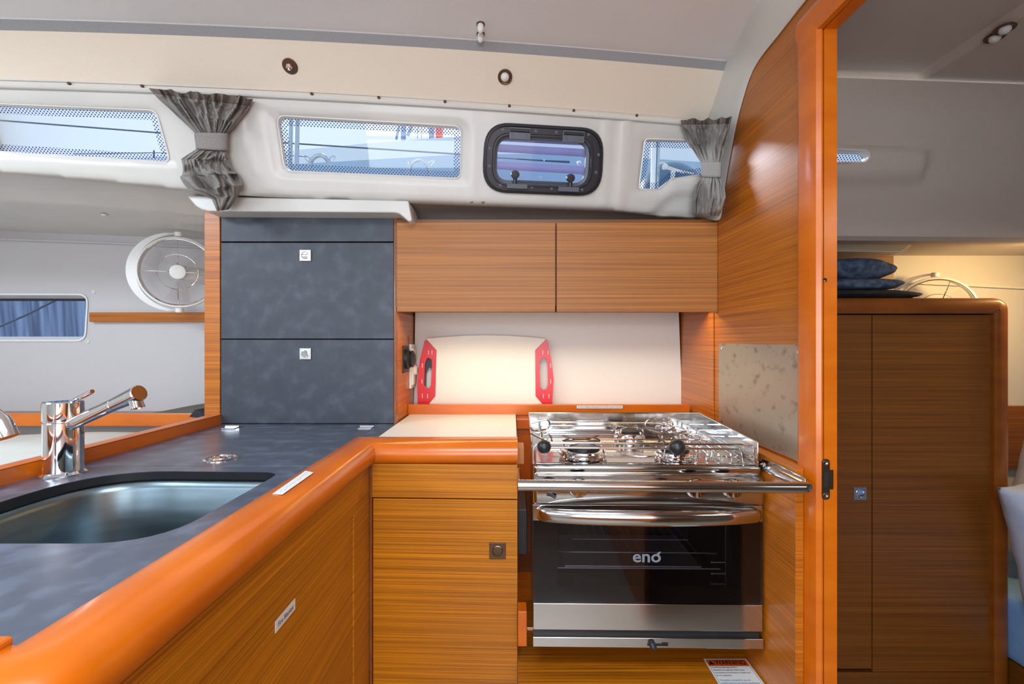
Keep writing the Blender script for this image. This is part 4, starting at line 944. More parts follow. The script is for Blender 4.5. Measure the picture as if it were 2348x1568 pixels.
wall_((hx1, yr, zr), (hx1, SY + 0.002, zf), zt0, zt1, 0.0012)
mb.tube(rounded_path([(hx1 - 0.0005, SY + 0.006, zt1), (hx1 - 0.0005, SY + 0.0, zt1), (hx1 - 0.0005, SY + 0.0, zf)], 0.004, 4), 0.0012, 8)
mb.tube(rounded_path([(hx0 + 0.0005, SY + 0.006, zt1), (hx0 + 0.0005, SY + 0.0, zt1), (hx0 + 0.0005, SY + 0.0, zf)], 0.004, 4), 0.0012, 8)
spart('surround', mb, M['steel'], tray)
def front(px, py, y): return aY(px, py, y)
mb = MB()
mb.tube(rounded_path([front(1262, 1015, .925), front(1726, 1019, .925), front(1730, 1062, .925)], 0.008, 5), 0.0022, 10)
mb.tube(rounded_path([front(1262, 1027, .918), front(1700, 1029, .918), front(1704, 1066, .925)], 0.006, 5), 0.0019, 10)
mb.tube(rounded_path([front(1228, 1066, .925), front(1226, 1022, .925), front(1240, 1018, .925), front(1262, 1015, .925)], 0.006, 5), 0.0019, 10)
spart('front_rod', mb, M['chrome'], tray)
# pot grid: stepped rods over the burners
mb = MB()
for j, y in enumerate((1.20, 1.155, 1.11, 1.065)):
    z = hz_(y) + 0.016
    mb.tube(rounded_path([(hx0 + 0.03, y, z - 0.018), (hx0 + 0.03, y, z), (hx1 - 0.06 + 0.008 * j, y, z), (hx1 - 0.06 + 0.008 * j, y, z - 0.018)], 0.005, 4), 0.0017, 8)
for j, x in enumerate((hx1 - 0.105, hx1 - 0.082, hx1 - 0.060, hx1 - 0.036)):
    mb.tube(rounded_path([(x, yhf + 0.03, hz_(yhf) - 0.003), (x, yhf + 0.03, hz_(yhf) + 0.014), (x, yr - 0.03, zr + 0.014), (x, yr - 0.03, zr - 0.003)], 0.006, 4), 0.0017, 8)
for j, y in enumerate((1.19, 1.13, 1.07)):
    z = hz_(y) + 0.022
    mb.tube(rounded_path([(hx1 - 0.045, y, z - 0.02), (hx1 - 0.045, y, z), (hx1 - 0.006, y, z)], 0.005, 4), 0.0017, 8)
mb.tube([(hx0 + 0.03, 0.995, hz_(.995) + 0.012), (hx0 + 0.06, 0.995, hz_(.995) + 0.012)], 0.0018, 8)
mb.tube(rounded_path([(hx0 + 0.17, 0.985, hz_(.985) + 0.004), (hx0 + 0.24, 0.960, hz_(.96) + 0.007), (hx0 + 0.275, 0.985, hz_(.985) + 0.010)], 0.02, 5), 0.0014, 8)
mb.tube(rounded_path([(hx0 + 0.375, 0.985, hz_(.985) + 0.004), (hx0 + 0.425, 0.975, hz_(.96) + 0.002), (hx0 + 0.43, 1.04, hz_(1.04) + 0.002)], 0.02, 5), 0.0014, 8)
spart('pot_grid', mb, M['chrome'], tray)
for (px, py, y, r) in ((1336, 1042, 0.995, 0.0500), (1546, 1040, 0.985, 0.0415), (1440, 988, 1.14, 0.036)):
    x = (px - CX) * y / F; z = hz_(y) - 0.004
    mb = MB(); mb.smooth = 30; mb.lathe([(r * .80, 0), (r * .80, 0.005), (r * .98, 0.006), (r, 0.008), (r * .98, 0.010), (r * .9, 0.011), (r * .94, 0.014), (r * .92, 0.017), (r * .72, 0.018), (r * .70, 0.012), (0, 0.012)], (x, y, z), (0, 0, 1), 40); bn = spart('burner', mb, M['chrome'], tray)
    mb = MB(); mb.smooth = 30; mb.lathe([(r * .66, 0.012), (r * .66, 0.022), (r * .62, 0.0235), (0, 0.0245)], (x, y, z), (0, 0, 1), 36); spart('cap', mb, M['black'], bn)
    for k in range(4):
        mb = MB()
        a = PI / 4 + k * PI / 2; c_, s_ = math.cos(a), math.sin(a)
        mb.tube(rounded_path([(x + c_ * r * 1.05, y + s_ * r * 1.05, z + 0.004), (x + c_ * r * 1.0, y + s_ * r * 1.0, z + 0.030), (x + c_ * r * .35, y + s_ * r * .35, z + 0.031)], 0.006, 4), 0.0016, 8)
        spart('pan_support', mb, M['chrome'], bn)
mb = MB(); mb.tube([front(1288, 998, .99), front(1318, 1008, .985), front(1345, 1008, .985), front(1372, 998, .99)], 0.0017, 8); mb.tube(rounded_path([front(1290, 1010, .985), front(1310, 1004, .98), front(1365, 1004, .98), front(1378, 1011, .985), front(1345, 1013, .97), front(1305, 1013, .97), front(1290, 1010, .985)], 0.01, 4), 0.0015, 8)
spart('burner_trivet', mb, M['brown_ring'], tray)
# pan clamps with black ball handles
for pts_, bc, br_, nm in (
    ([(1216, 971, 1.0), (1255, 961, 1.0), (1261, 972, 1.0), (1254, 984, 1.0), (1222, 990, .99), (1214, 979, .98), (1263, 998, .955), (1266, 1014, .935)], (1248.5, 1025, .905), 0.0132, 'a'),
    ([(1545, 980, .97), (1528, 970, 1.0), (1483, 961, 1.0), (1476, 974, 1.0), (1484, 985, 1.0), (1540, 996, .985), (1572, 988, .98)], (1552.5, 1025, .895), 0.0152, 'b')):
    mb = MB(); mb.tube(rounded_path([aY(*p) for p in pts_], 0.010, 5), 0.0019, 8)
    if nm == 'b': mb.tube(rounded_path([aY(1545, 980, .97), aY(1509, 998, .95), aY(1524, 1014, .93)], 0.004, 4), 0.0019, 8); mb.tube([aY(1572, 988, .98), aY(1510, 1012, .94)], 0.0019, 8); mb.tube([aY(1527, 990, .97), aY(1545, 1003, .95)], 0.0019, 8)
    else: mb.tube([aY(1217, 995, .97), aY(1245, 1008, .93)], 0.0019, 8)
    pc = spart('pan_clamp', mb, M['clamp'], tray)
    mb = MB(); mb.smooth = 80; mb.ball(aY(*bc), br_, seg=28); mb.lathe([(0.005, 0), (0.004, 0.02)], aY(*bc), (0, 1, 0.1), 14); spart('ball_handle', mb, M['black'], pc)
# gimbal pin and its wooden block
mb = MB(); mb.tube([(0.030, 0.955, aY(0, 1443, .955).z), (x0 + 0.004, 0.955, aY(0, 1443, .955).z)], 0.0035, 12); spart('gimbal_pin', mb, M['chrome'])
mb = MB(); mb.box(0.0118, 0.0292, 0.95, 0.985, aY(0, 1482, .95).z, aY(0, 1402, .95).z, 0.0008); solo('gimbal_block', mb, M['solid'], 'small varnished block taking the stove lock pin at lower left', 'block')
mb = MB(); mb.box(0.0118, 0.026, 1.03, 1.08, -0.262, -0.226, 0.0008); solo('hinge_block', mb, M['edge'], 'small pale wooden block beside the upper left of the stove', 'block')
mb = MB(); mb.box(0.0118, 0.0335, 1.06, 1.20, -0.47, -0.37, 0.002); solo('vent_cover', mb, M['hatchgrey'], 'dark grey box in the gap left of the oven', 'box')
# ================================================================== OPENING PORT
hp = thing('portlight', 'black framed opening port with rounded corners and two dogs', 'window', H(0, -0.08))
mb = MB(); mb.smooth = 50
inr = [hl(1136, 309), hl(1355, 321), hl(1348, 429), hl(1131, 420)]
inner = rpoly(inr, 0.040, 8)
def R3(poly, n): return [H(p[0], p[1], n) for p in poly]
def lerpp(a, b, t): return [(p[0] * (1 - t) + q[0] * t, p[1] * (1 - t) + q[1] * t) for p, q in zip(a, b)]
mb.loft([R3(lerpp(hatch_out, inner, .0), -0.002), R3(lerpp(hatch_out, inner, .0), 0.006), R3(lerpp(hatch_out, inner, .10), 0.011), R3(lerpp(hatch_out, inner, .24), 0.012), R3(lerpp(hatch_out, inner, .30), 0.007), R3(lerpp(hatch_out, inner, .78), 0.007), R3(lerpp(hatch_out, inner, .84), 0.010), R3(lerpp(hatch_out, inner, .97), 0.010), R3(inner, 0.006), R3(inner, -0.012)])
part('frame', mb, M['hatchgrey'], hp)
inn2 = inset(inner, 0.008)
mb = MB(); mb.loft([R3(inner, -0.006), R3(inn2, -0.008), R3(inn2, -0.014)]); part('seal', mb, M['hingegrey'], hp)
mb = MB(); vs = [mb.V(p) for p in R3(inset(inner, 0.001), -0.010)]; mb.bm.faces.new(vs); lens = part('lens', mb, M['acrylic'], hp)
part('print', text_mb('CE', H(*hl(1237, 408), -0.0095), hx, hz, height=0.0045), M['paper'], lens)
for px, py in ((1153, 298), (1228, 301), (1275, 304), (1348, 309), (1123, 341), (1122, 381), (1371, 355), (1365, 395), (1147, 425), (1219, 429), (1264, 432), (1333, 435)):
    c = H(*hl(px, py), 0.007); mb = MB(); mb.lathe([(0.0038, 0), (0.0038, 0.0008), (0.0022, 0.0012), (0.0016, 0.0004), (0, 0.0004)], c, hn, 14); part('screw', mb, M['hingegrey'], hp)
def hbox(name, x0, y0, x1, y1, n0, n1, m, parent, bev=0.0012):
    a, b = hl(x0, y0), hl(x1, y1); mb = MB()
    q = [(a[0], b[1]), (b[0], b[1]), (b[0], a[1]), (a[0], a[1])]
    mb.prism([H(p[0], p[1], n0) for p in q], hn * (n1 - n0), bev); return part(name, mb, m, parent)
for ax_, ay_ in ((1167, 292), (1289, 299)):
    h_ = hbox('hinge', ax_, ay_, ax_ + 47, ay_ + 30, 0.007, 0.013, M['hingegrey'], hp)
    a = H(*hl(ax_ + 1, ay_ + 7), 0.012); b = H(*hl(ax_ + 46, ay_ + 10), 0.012); mb = MB(); mb.tube([a, b], 0.0042, 12); part('barrel', mb, M['hatchgrey'], h_)
    for k in range(3):
        for dx in (3, 36): hbox('rib', ax_ + dx, ay_ + 13 + 5 * k, ax_ + dx + 8, ay_ + 14 + 5 * k, 0.013, 0.0134, M['black'], h_, 0)
for cx_, cy_, bx_, by_ in ((1180, 400, 1161, 420), (1306, 408, 1278, 427)):
    d_ = hbox('dog', bx_, by_, bx_ + 46, by_ + 13, 0.007, 0.016, M['hingegrey'], hp)
    k0 = H(*hl(cx_, cy_), 0.006); k1 = H(*hl(cx_ - 1, by_ + 2), 0.010)
    mb = MB(); mb.tube([k0, k1], [0.0062, 0.0052], 14); part('arm', mb, M['hatchgrey'], d_)
    mb = MB(); mb.smooth = 40; mb.lathe([(0.0100, -0.004), (0.0100, 0.010), (0.0090, 0.012), (0.005, 0.0122), (0.0045, 0.0115), (0, 0.0115)], k0, hn, 24); part('knob', mb, M['hatchgrey'], d_)
hbox('bar', 1185, 413, 1302, 419, 0.000, 0.008, M['hatchgrey'], hp)
hbox('red_notice', 1226, 318, 1276, 324, -0.0085, -0.0080, M['outred'], hp, 0)
# slatted grille outboard of the port
gt = thing('slatted_grille', 'pale lavender slatted grille outside the opening port', 'grille', H(0, -0.06, -0.05))
oc = [(p[0] * 1.25, p[1] * 1.5) for p in inner]
slots = []
for (xa, ya, xb, yb_, xc, yc, xd, yd) in ((1140, 322, 1350, 333, 1352, 341, 1140, 329), (1140, 347, 1350, 359, 1350, 381, 1140, 369), (1140, 387, 1348, 399, 1344, 420, 1140, 410)):
    slots.append(rpoly([tuple(Vector(hl(xa, ya)) * 1.04), tuple(Vector(hl(xb, yb_)) * 1.04), tuple(Vector(hl(xc, yc)) * 1.04), tuple(Vector(hl(xd, yd)) * 1.04)], 0.010, 5))
pts = [Vector(p) for p in oc]; ed = [(i, (i + 1) % len(oc)) for i in range(len(oc))]
for s in slots: b0 = len(pts); pts += [Vector(p) for p in s]; ed += [(b0 + i, b0 + (i + 1) % len(s)) for i in range(len(s))]
co, _, fc, *_ = delaunay_2d_cdt(pts, ed, [], 0, 1e-6); mb = MB(); vs = [mb.V(H(p.x, p.y, -0.05)) for p in co]
for f in fc:
    c = (co[f[0]] + co[f[1]] + co[f[2]]) / 3
    if inside(c, oc) and not any(inside(c, s) for s in slots): mb.bm.faces.new([vs[k] for k in f])
gr = part('panel', mb, M['slats'], gt); so_ = gr.modifiers.new('thickness', 'SOLIDIFY'); so_.thickness = 0.003
mb = MB()
tw_ = thing('rigging_turnbuckle', 'steel wire with a turnbuckle seen through the opening port', 'rigging', H(0, 0, -0.09))
mb.tube([H(*[v * 1.1 for v in hl(1120, 358)], -0.09), H(*[v * 1.08 for v in hl(1200, 363)], -0.09)], 0.0012, 8); mb.tube([H(*[v * 1.08 for v in hl(1200, 363)], -0.09), H(*[v * 1.08 for v in hl(1262, 367)], -0.09), H(*[v * 1.08 for v in hl(1320, 370)], -0.09)], [0.0018, 0.0022, 0.003], 8); part('wire', mb, M['wire'], tw_)
mb = MB(); mb.ball(H(*[v * 1.08 for v in hl(1262, 367)], -0.09), 0.0035, seg=10); mb.ball(H(*[v * 1.08 for v in hl(1342, 372)], -0.09), 0.006, seg=12); part('end_fitting', mb, M['chrome'], tw_)
# ================================================================== CURTAINS
def curtain(name, label, levels, nf, seed, off, hem=0.06, twist=0.0):
    """levels: (v, left(px,py), right(px,py), thickness, ripple, fold twist, irregular)"""
    random.seed(seed); t = thing(name, label, 'curtain', unp(sum(levels[-1][k][0] for k in (1, 2)) / 2, levels[-1][1][1], Ys))
    ph = [random.uniform(0, 2 * PI) for _ in range(8)]
    def lv(v):
        for a, b in zip(levels, levels[1:]):
            if v <= b[0]:
                s = (v - a[0]) / (b[0] - a[0]); s = s * s * (3 - 2 * s)
                mixt = lambda p, q: (p[0] * (1 - s) + q[0] * s, p[1] * (1 - s) + q[1] * s)
                return mixt(a[1], b[1]), mixt(a[2], b[2]), *[a[k] * (1 - s) + b[k] * s for k in (3, 4, 5, 6)]
        return levels[-1][1:]
    def surf(v, th, inner=0.0):
        l, r, tk, rp, tw2, ir = lv(v)
        c = math.cos(th); u = 0.5 - 0.5 * c
        sgn = math.sin(th); front = sgn > 0
        px = l[0] + (r[0] - l[0]) * u; py = l[1] + (r[1] - l[1]) * u
        q = Vector((u * nf * 2.0 + seed * 3.1, v * 1.3 + tw2 * 1.1 + (u - .5) * tw2, 0.3))
        w2 = min(1.0, max(0.0, tw2 - 0.5) / 1.2)                     # how crumpled (below the tie)
        n1 = mnoise.noise(q) ; n2 = mnoise.noise(q * 1.9 + Vector((7, 1, 2)))
        pleat = (1 - min(1, abs(n1) * 3.2)) * 1.1 + 0.5 * (1 - min(1, abs(n2) * 3.0)) - 0.75
        qc = Vector((u * 3.0 + v * 5 * 0.8 + seed, v * 9 - u * 2.5, 1.7)); qc += Vector((mnoise.noise(qc * .7), mnoise.noise(qc * .7 + Vector((5, 5, 5))), 0)) * 0.9
        c1 = mnoise.noise(qc); crump = (1 - min(1, abs(c1) * 2.6)) * 1.5 - 0.7 + 0.5 * mnoise.noise(qc * 2.1)
        f = pleat * (1 - w2) + crump * w2
        d = tk * abs(sgn) ** 0.55 * (1 if front else -0.12)
        d += rp * f * (min(1, abs(sgn) * 2.5) if front else 0.15)
        edge = (1 - abs(sgn)) ** 2
        px += (1 if c < 0 else -1) * rp * 300 * (mnoise.noise(Vector((v * 9, seed, 2.0 + (c > 0)))) * edge) * (0.3 + w2)
        t0 = unp(px, py, Ys).y; rx = (px - CX) / F
        if rx > 0.2: t1 = 0.492 / rx; h_ = max(0, min(1, 0.5 + 0.5 * (t1 - t0) / 0.04)); t0 = t1 * (1 - h_) + t0 * h_ - 0.04 * h_ * (1 - h_)
        return R(px, py) * (t0 - off - d)
    NV, NT = 130, 200
    def build(v0, v1, n, m, nm, lab=None, extra=0.0, ragged=False):
        mb = MB(); mb.smooth = 80; rings = []
        for j in range(n + 1):
            v = v0 + (v1 - v0) * j / n; ring = []
            for k in range(NT):
                th = PI - 2 * PI * k / NT; P = surf(v, th)
                if ragged:
                    u = 0.5 - 0.5 * math.cos(th); P.z += (0.010 * (0.5 - abs(mnoise.noise(Vector((u * nf * 1.2 + seed * 3.1, 0.3, 0.3)))) * 1.6)) * (1 - j / n)
                if extra: P += Vector((0, -extra, 0)) * (1 if math.sin(th) > 0 else -1)
                ring.append(P)
            rings.append(ring)
        mb.loft(rings, True); bmo = part(nm, mb, m, t, lab); s_ = bmo.modifiers.new('cloth', 'SOLIDIFY'); s_.thickness = 0.0012; s_.offset = 0; return bmo
    build(0.0, hem, 8, M['curtain_hem'], 'hem', None, 0, True)
    build(hem, 0.56, 50, M['curtain'], 'upper_cloth')
    build(0.54, 0.985, 60, M['curtain'], 'lower_cloth')
    build(0.98, 1.0, 4, M['curtain_hem'], 'bottom_hem')
    # tie band
    mb = MB(); mb.smooth = 50; rings = []
    l0, r0 = lv(0.455)[:2]; l1, r1 = lv(0.585)[:2]; tk = 0.026
    for j in range(7):
        s = j / 6; l = (l0[0] * (1 - s) + l1[0] * s, l0[1] * (1 - s) + l1[1] * s); r = (r0[0] * (1 - s) + r1[0] * s, r0[1] * (1 - s) + r1[1] * s); ring = []
        for k in range(60):
            th = 2 * PI * k / 60; u = 0.5 - 0.5 * math.cos(th) * 1.06
            px = l[0] + (r[0] - l[0]) * u; py = l[1] + (r[1] - l[1]) * u
            t0 = unp(px, py, Ys).y; rx = (px - CX) / F
            if rx > 0.2: t1 = 0.492 / rx; h_ = max(0, min(1, 0.5 + 0.5 * (t1 - t0) / 0.04)); t0 = t1 * (1 - h_) + t0 * h_ - 0.04 * h_ * (1 - h_)
            ring.append(R(px, py) * (t0 - off - (lv(0.5)[2] + 0.010 + (0.0012 if j in (0, 6) else 0)) * (abs(math.sin(th)) ** 0.5) * (1 if math.sin(th) > 0 else -0.2)))
        rings.append(ring)
    mb.loft(rings, True); b_ = part('tie_band', mb, M['curtain'], t); s_ = b_.modifiers.new('cloth', 'SOLIDIFY'); s_.thickness = 0.002
    return t
curtain('curtain', 'wide grey curtain bunched and tied between the left windows', [
    (0.00, (342, 205), (580, 226), 0.020, 0.022, 0.0, 0.0015),
    (0.10, (358, 220), (568, 252), 0.022, 0.021, 0.1, 0.001),
    (0.30, (402, 262), (546, 280), 0.024, 0.016, 0.2, 0.0),
    (0.46, (447, 304), (521, 306), 0.015, 0.004, 0.3, 0.0),
    (0.58, (452, 341), (521, 345), 0.015, 0.004, 0.5, 0.0),
    (0.66, (416, 365), (524, 366), 0.028, 0.018, 1.0, 0.004),
    (0.80, (418, 404), (542, 398), 0.034, 0.024, 1.7, 0.006),
    (0.89, (436, 436), (557, 424), 0.032, 0.022, 2.3, 0.006),
    (0.95, (484, 456), (550, 446), 0.024, 0.010, 2.8, 0.004),
    (1.00, (498, 484), (524, 480), 0.014, 0.006, 3.2, 0.0)], 5.5, 3, 0.012)
curtain('curtain', 'narrow grey curtain tied at the right end beside the bulkhead', [
    (0.00, (1561, 276), (1678, 272), 0.018, 0.018, 0.0, 0.001),
    (0.12, (1566, 296), (1672, 296), 0.020, 0.018, 0.1, 0.0),
    (0.30, (1580, 330), (1662, 332), 0.020, 0.014, 0.2, 0.0),
    (0.46, (1607, 372), (1653, 372), 0.014, 0.004, 0.3, 0.0),
    (0.58, (1610, 406), (1652, 406), 0.014, 0.004, 0.3, 0.0),
    (0.68, (1596, 424), (1660, 420), 0.020, 0.010, 0.35, 0.0),
    (0.84, (1588, 462), (1664, 452), 0.022, 0.012, 0.4, 0.0),
    (0.97, (1588, 490), (1656, 478), 0.020, 0.010, 0.5, 0.002),
    (1.00, (1600, 498), (1648, 494), 0.014, 0.006, 0.5, 0.0)], 3.5, 9, 0.016)
# ================================================================== SMALL LIGHT FITTINGS
def fitting(name, label, c, n, kind):
    t = thing(name, label, 'light fitting' if kind != 'base' else 'light socket', c)
    r = 0.0165 if kind != 'small' else 0.0085
    mb = MB(); mb.smooth = 30
    if kind == 'base': mb.lathe([(r, 0), (r, 0.001), (r * .9, 0.0025), (0, 0.003)], c, n); b = part('base', mb, M['brown_ring'], t); mb = MB(); mb.lathe([(0.0075, 0.002), (0.0075, 0.006), (0.004, 0.0065), (0.004, 0.012), (0.0025, 0.0125), (0, 0.010)], c, n, 6); part('nut', mb, M['chrome'], b)
    elif kind == 'ring': mb.lathe([(r, 0), (r, 0.0025), (r * .93, 0.0035), (r * .62, 0.0015), (r * .58, 0)], c, n); part('ring', mb, M['brown_ring'], t); mb = MB(); mb.smooth = 60; mb.lathe([(r * .58, 0), (r * .56, 0.006), (r * .35, 0.010), (0, 0.0115)], c, n); part('cap', mb, M['white_pl'], t)
    else: mb.lathe([(r, 0), (r, 0.0025), (r * .8, 0.003), (r * .7, 0)], c, n, 20); part('ring', mb, M['bronze'], t); mb = MB(); mb.smooth = 60; mb.lathe([(r * .76, 0), (r * .80, 0.010), (r * .74, 0.015), (r * .4, 0.019), (0, 0.0205)], c, n, 20); part('button', mb, M['white_pl'], t)
    return t
un = Vector((0, -0.70, -0.72)).normalized()
fitting('socket_base', 'dark round socket base with a nut on the cream facet', unp(665, 152, Yu) , un, 'base')
fitting('touch_light', 'bronze ring with white cap on the cream facet', unp(1158, 176, Yu), un, 'ring')
for py, lb_ in ((55, 'white ceiling knob with brass ring, the farther one from the cream facet'), (77, 'white ceiling knob with brass ring, the nearer one to the cream facet')):
    q = aZ(1102, py, 0.656); fitting('ceiling_knob', lb_, q, (0, -0.12, -1), 'small')
for (px, py, lb_) in ((1081, 460, 'tiny dark screw hole below the port, the left one'), (1107, 461, 'tiny dark screw hole below the port, the right one')):
    q = unp(px, py, Ys); mb = MB(); mb.lathe([(0.0045, 0), (0.0042, 0.0012), (0.0026, 0.0014), (0.0024, 0.0003), (0, 0.0003)], q + Vector((0, 0.004, 0)), (0, -1, -0.3), 16); solo('screw_cap', mb, M['brown_ring'], lb_, 'screw')
for (px, py, lb_) in ((214, 669, 'small grey screw cap above the teak strip right of the hull window'), (201, 783, 'small grey screw cap below the right end of the hull window')):
    q = aY(px, py, HY - 0.0005); mb = MB(); mb.lathe([(0.0085, 0), (0.0075, 0.002), (0.004, 0.003), (0.003, 0.001), (0, 0.001)], q, (0, -1, 0), 18); solo('screw_cap', mb, M['gel'], lb_, 'screw')
q = aZ(240, 492, 0.372); mb = MB(); mb.lathe([(0.009, 0), (0.008, 0.004), (0, 0.006)], q, (0, 0, -1), 18); solo('cover_cap', mb, M['gel'], 'small white cover cap under the side deck at left', 'cap')
# ================================================================== FANS
def fan(name, label, c, n, r, mtl, spin=0.0):
    c = Vector(c); n = Vector(n).normalized(); zup = Vector((0, 0, 1)); u = n.cross(zup).normalized(); v = u.cross(n).normalized()
    if v.z < 0: v = -v
    t = thing(name, label, 'fan', c - Vector((0, 0, r)))
    P = lambda a, rr, h=0.0: c + u * (rr * math.cos(a)) + v * (rr * math.sin(a)) + n * h
    ring = lambda rr, h=0.0, k=64: [P(2 * PI * i / k, rr, h) for i in range(k)]
    mb = MB(); mb.smooth = 60; mb.loft([ring(r * 1.00, -.030), ring(r * 1.03, -.012), ring(r * 1.02, 0.0), ring(r * .97, 0.002), ring(r * .96, -.010), ring(r * .95, -.030)], True, False, False, True); sh = part('shroud', mb, mtl, t)
    mb = MB(); mb.tube(ring(r * .945, 0.004), 0.0016, 8, True); mb.tube(ring(r * .50, 0.010), 0.0012, 8, True)
    for k in range(4): a = PI / 2 * k + spin; mb.tube([P(a, r * .96, 0.0), P(a, r * .7, 0.009), P(a, r * .3, 0.012), P(a, r * .2, 0.010)], 0.0014, 8)
    part('grille', mb, M['chrome'], t)
    mb = MB(); mb.smooth = 30; mb.lathe([(r * .20, -0.03), (r * .215, 0.006), (r * .20, 0.014), (r * .12, 0.016), (0, 0.0165)], c, n); part('hub', mb, M['white_pl'], t)
    mb = MB(); mb.smooth = 60
    for k in range(3):
        a0 = 2 * PI * k / 3 + 0.4
        mb.grid(lambda s, w: P(a0 + 0.75 * (w - .5) + 0.2 * s, r * (.2 + .68 * s), -0.016 + 0.016 * (w - .5)), 6, 6)
    bl = part('blades', mb, M['glass_blade'], t)
    mb = MB()
    for s_ in (-1, 1): q = c + v * (s_ * r * 1.10) - n * 0.012; mb.lathe([(0.012, -0.012 * 0 ), (0.012, 0.013), (0.010, 0.015), (0, 0.015)], q - v * (0.007 * s_), v * s_, 20)
    part('pivot', mb, mtl, t)
    # bracket: a crescent that joins the two pivots around the side away from the post
    mb = MB(); mb.smooth = 60; rr_ = []
    for i in range(33):
        a = -PI / 2 + PI * i / 32; w_ = 0.006 + 0.020 * math.sin(PI * i / 32) ** 1.4; h = -0.012 - 0.030 * math.sin(PI * i / 32)
        rr_.append([P(a, r * 1.09, h - 0.006), P(a, r * 1.09, h + 0.006), P(a, r * 1.09 + w_, h + 0.001), P(a, r * 1.09 + w_, h - 0.008)])
    mb.loft(rr_, True, True, True); part('yoke', mb, mtl, t)
    mb = MB(); q = c - n * 0.03; mb.tube([q + n * 0.012, Vector((c.x + 0.01, HY - 0.02, c.z))], [0.022, 0.03], 20); mb.lathe([(0.04, 0), (0.04, 0.006), (0.02, 0.012)], (c.x + 0.01, HY, c.z), (0, -1, 0)); part('mount', mb, mtl, t)
    return t
M['glass_blade'] = glass('clear_blades', (0.93, 0.93, 0.93), rough=0.1)
fan('cabin_fan', 'white round cabin fan with chrome wire guard left of the teak post', aY(409, 624, 1.56), (0.42, -0.90, -0.06), 0.112, M['white_pl'], 0.0)
fan('cabin_fan', 'white round cabin fan half hidden behind the after cabin locker', aY(2146, 712, 1.625), (-0.45, -0.88, -0.05), 0.110, M['white_pl'], 0.35)
# ================================================================== SALOON SIDE, LEFT
mb = MB(); a = aY(204, 716, 1.70); mb.box(a.x, -0.79, 1.700, HY, aY(0, 738, 1.70).z, a.z, 0.0015); solo('wall_batten', mb, M['veneer'], 'horizontal teak strip on the grey hull lining below the fan', 'trim strip')
mb = MB(); z0, z1 = aY(0, 977, 1.48).z, aY(0, 948.5, 1.48).z
mb.prism([(-2.9, 1.48, z0), (-0.955, 1.48, z0), (-0.955, 1.48, z1 - 0.014), (-0.985, 1.48, z1), (-2.9, 1.48, z1)], (0, 0.018, 0), 0.001); solo('shelf_fiddle', mb, M['solid'], 'varnished board edging the shelf under the hull window', 'shelf edge')
mb = MB(); mb.box(-2.9, -0.79, 1.50, HY - 0.001, z0, z0 + 0.012); solo('side_shelf', mb, M['solid_dark'], 'shelf along the hull under the hull window', 'shelf')
mb = MB(); mb.smooth = 80
def cush(u, v):
    x = -2.9 + (-0.79 + 2.9) * u; y = 0.80 + 0.675 * v; return Vector((x, y, -0.272 + 0.006 * math.sin(9 * x) * v - 0.008 * (1 - min(1, v * 8)) - 0.010 * sstep(0.92, 1, v)))
mb.grid(cush, 60, 24); o = solo('cream_cushion', mb, M['cushion'], 'broad cream leatherette surface behind the long fiddle', 'cushion'); s_ = o.modifiers.new('t', 'SOLIDIFY'); s_.thickness = 0.05; s_.offset = -1 if o.data.polygons[0].normal.z > 0 else 1
mb = MB(); mb.smooth = 80
def tau(u, v):
    a = PI * v; x = -1.22 + 0.42 * u; hgt = 0.065 * (math.sin(PI * min(1, max(0.0, (u * .9 + 0.1)))) ** 0.4) * (0.55 + 0.45 * sstep(0, .7, u)); return Vector((x, 1.60 - 0.085 * math.cos(a), -0.262 + hgt * math.sin(a) ** 0.7))
mb.grid(tau, 30, 16); solo('bolster', mb, M['taupe'], 'low taupe cushion lying on the shelf against the teak post', 'cushion')
mb = MB(); mb.smooth = 60; q = aY(455, 950, 1.44)
mb.prism([q + Vector(p) for p in ((-0.030, 0, -0.008), (-0.014, 0.004, 0.014), (0.004, 0.01, 0.006), (0.024, 0, 0.012), (0.028, 0, -0.004), (0.0, -0.004, -0.010))], (0, 0.04, 0), 0.003)
solo('folded_pouch', mb, M['black_cloth'], 'small dark brown pouch at the foot of the teak post', 'pouch')
# ================================================================== AFTER CABIN
LY = 1.35
def lx_(px): return (px - CX) * LY / F
def lz_(py): return (CY - py) * LY / F
lk_ = thing('hanging_locker', 'tall brown teak locker with rounded top rail in the after cabin', 'wardrobe', (0.96, 1.5, -1.17))
mb = MB(); mb.box(0.545, lx_(2296), LY + 0.018, 1.50, -1.17, lz_(700)); part('body', mb, M['veneer_dark'], lk_)
mb = MB(); mb.box(0.60, lx_(1998.6), LY, LY + 0.016, lz_(1533), lz_(722), 0.0008); d1 = part('narrow_door', mb, M['veneer_dark'], lk_)
lock(d1, (lx_(1971), LY - 0.001, lz_(1131)), 0.036, M['steel_br'], M['chrome'])
mb = MB(); mb.box(lx_(2000.6), lx_(2282), LY - 0.001, LY + 0.016, lz_(1540), lz_(722), 0.0008); part('wide_door', mb, M['veneer_dark'], lk_)
mb = MB(); mb.box(0.60, lx_(2290), LY + 0.013, LY + 0.019, lz_(1548), lz_(718)); part('recess', mb, M['gap'], lk_)
mb = MB(); mb.box(0.545, lx_(2306), LY - 0.002, LY + 0.018, -1.17, lz_(1541), 0.001); part('plinth', mb, M['veneer_dark'], lk_)
pr = [(0, lz_(720)), (-0.012, lz_(719)), (-0.017, lz_(710)), (-0.017, lz_(694)), (-0.010, lz_(686)), (0.002, lz_(683)), (0.03, lz_(683)), (0.03, lz_(720))]
mb = MB(); mb.smooth = 50
xe = lx_(2306); r_ = 0.036; rings = [[Vector((0.56, LY + y, z)) for y, z in pr], [Vector((xe - r_ - 0.001, LY + y, z)) for y, z in pr]]
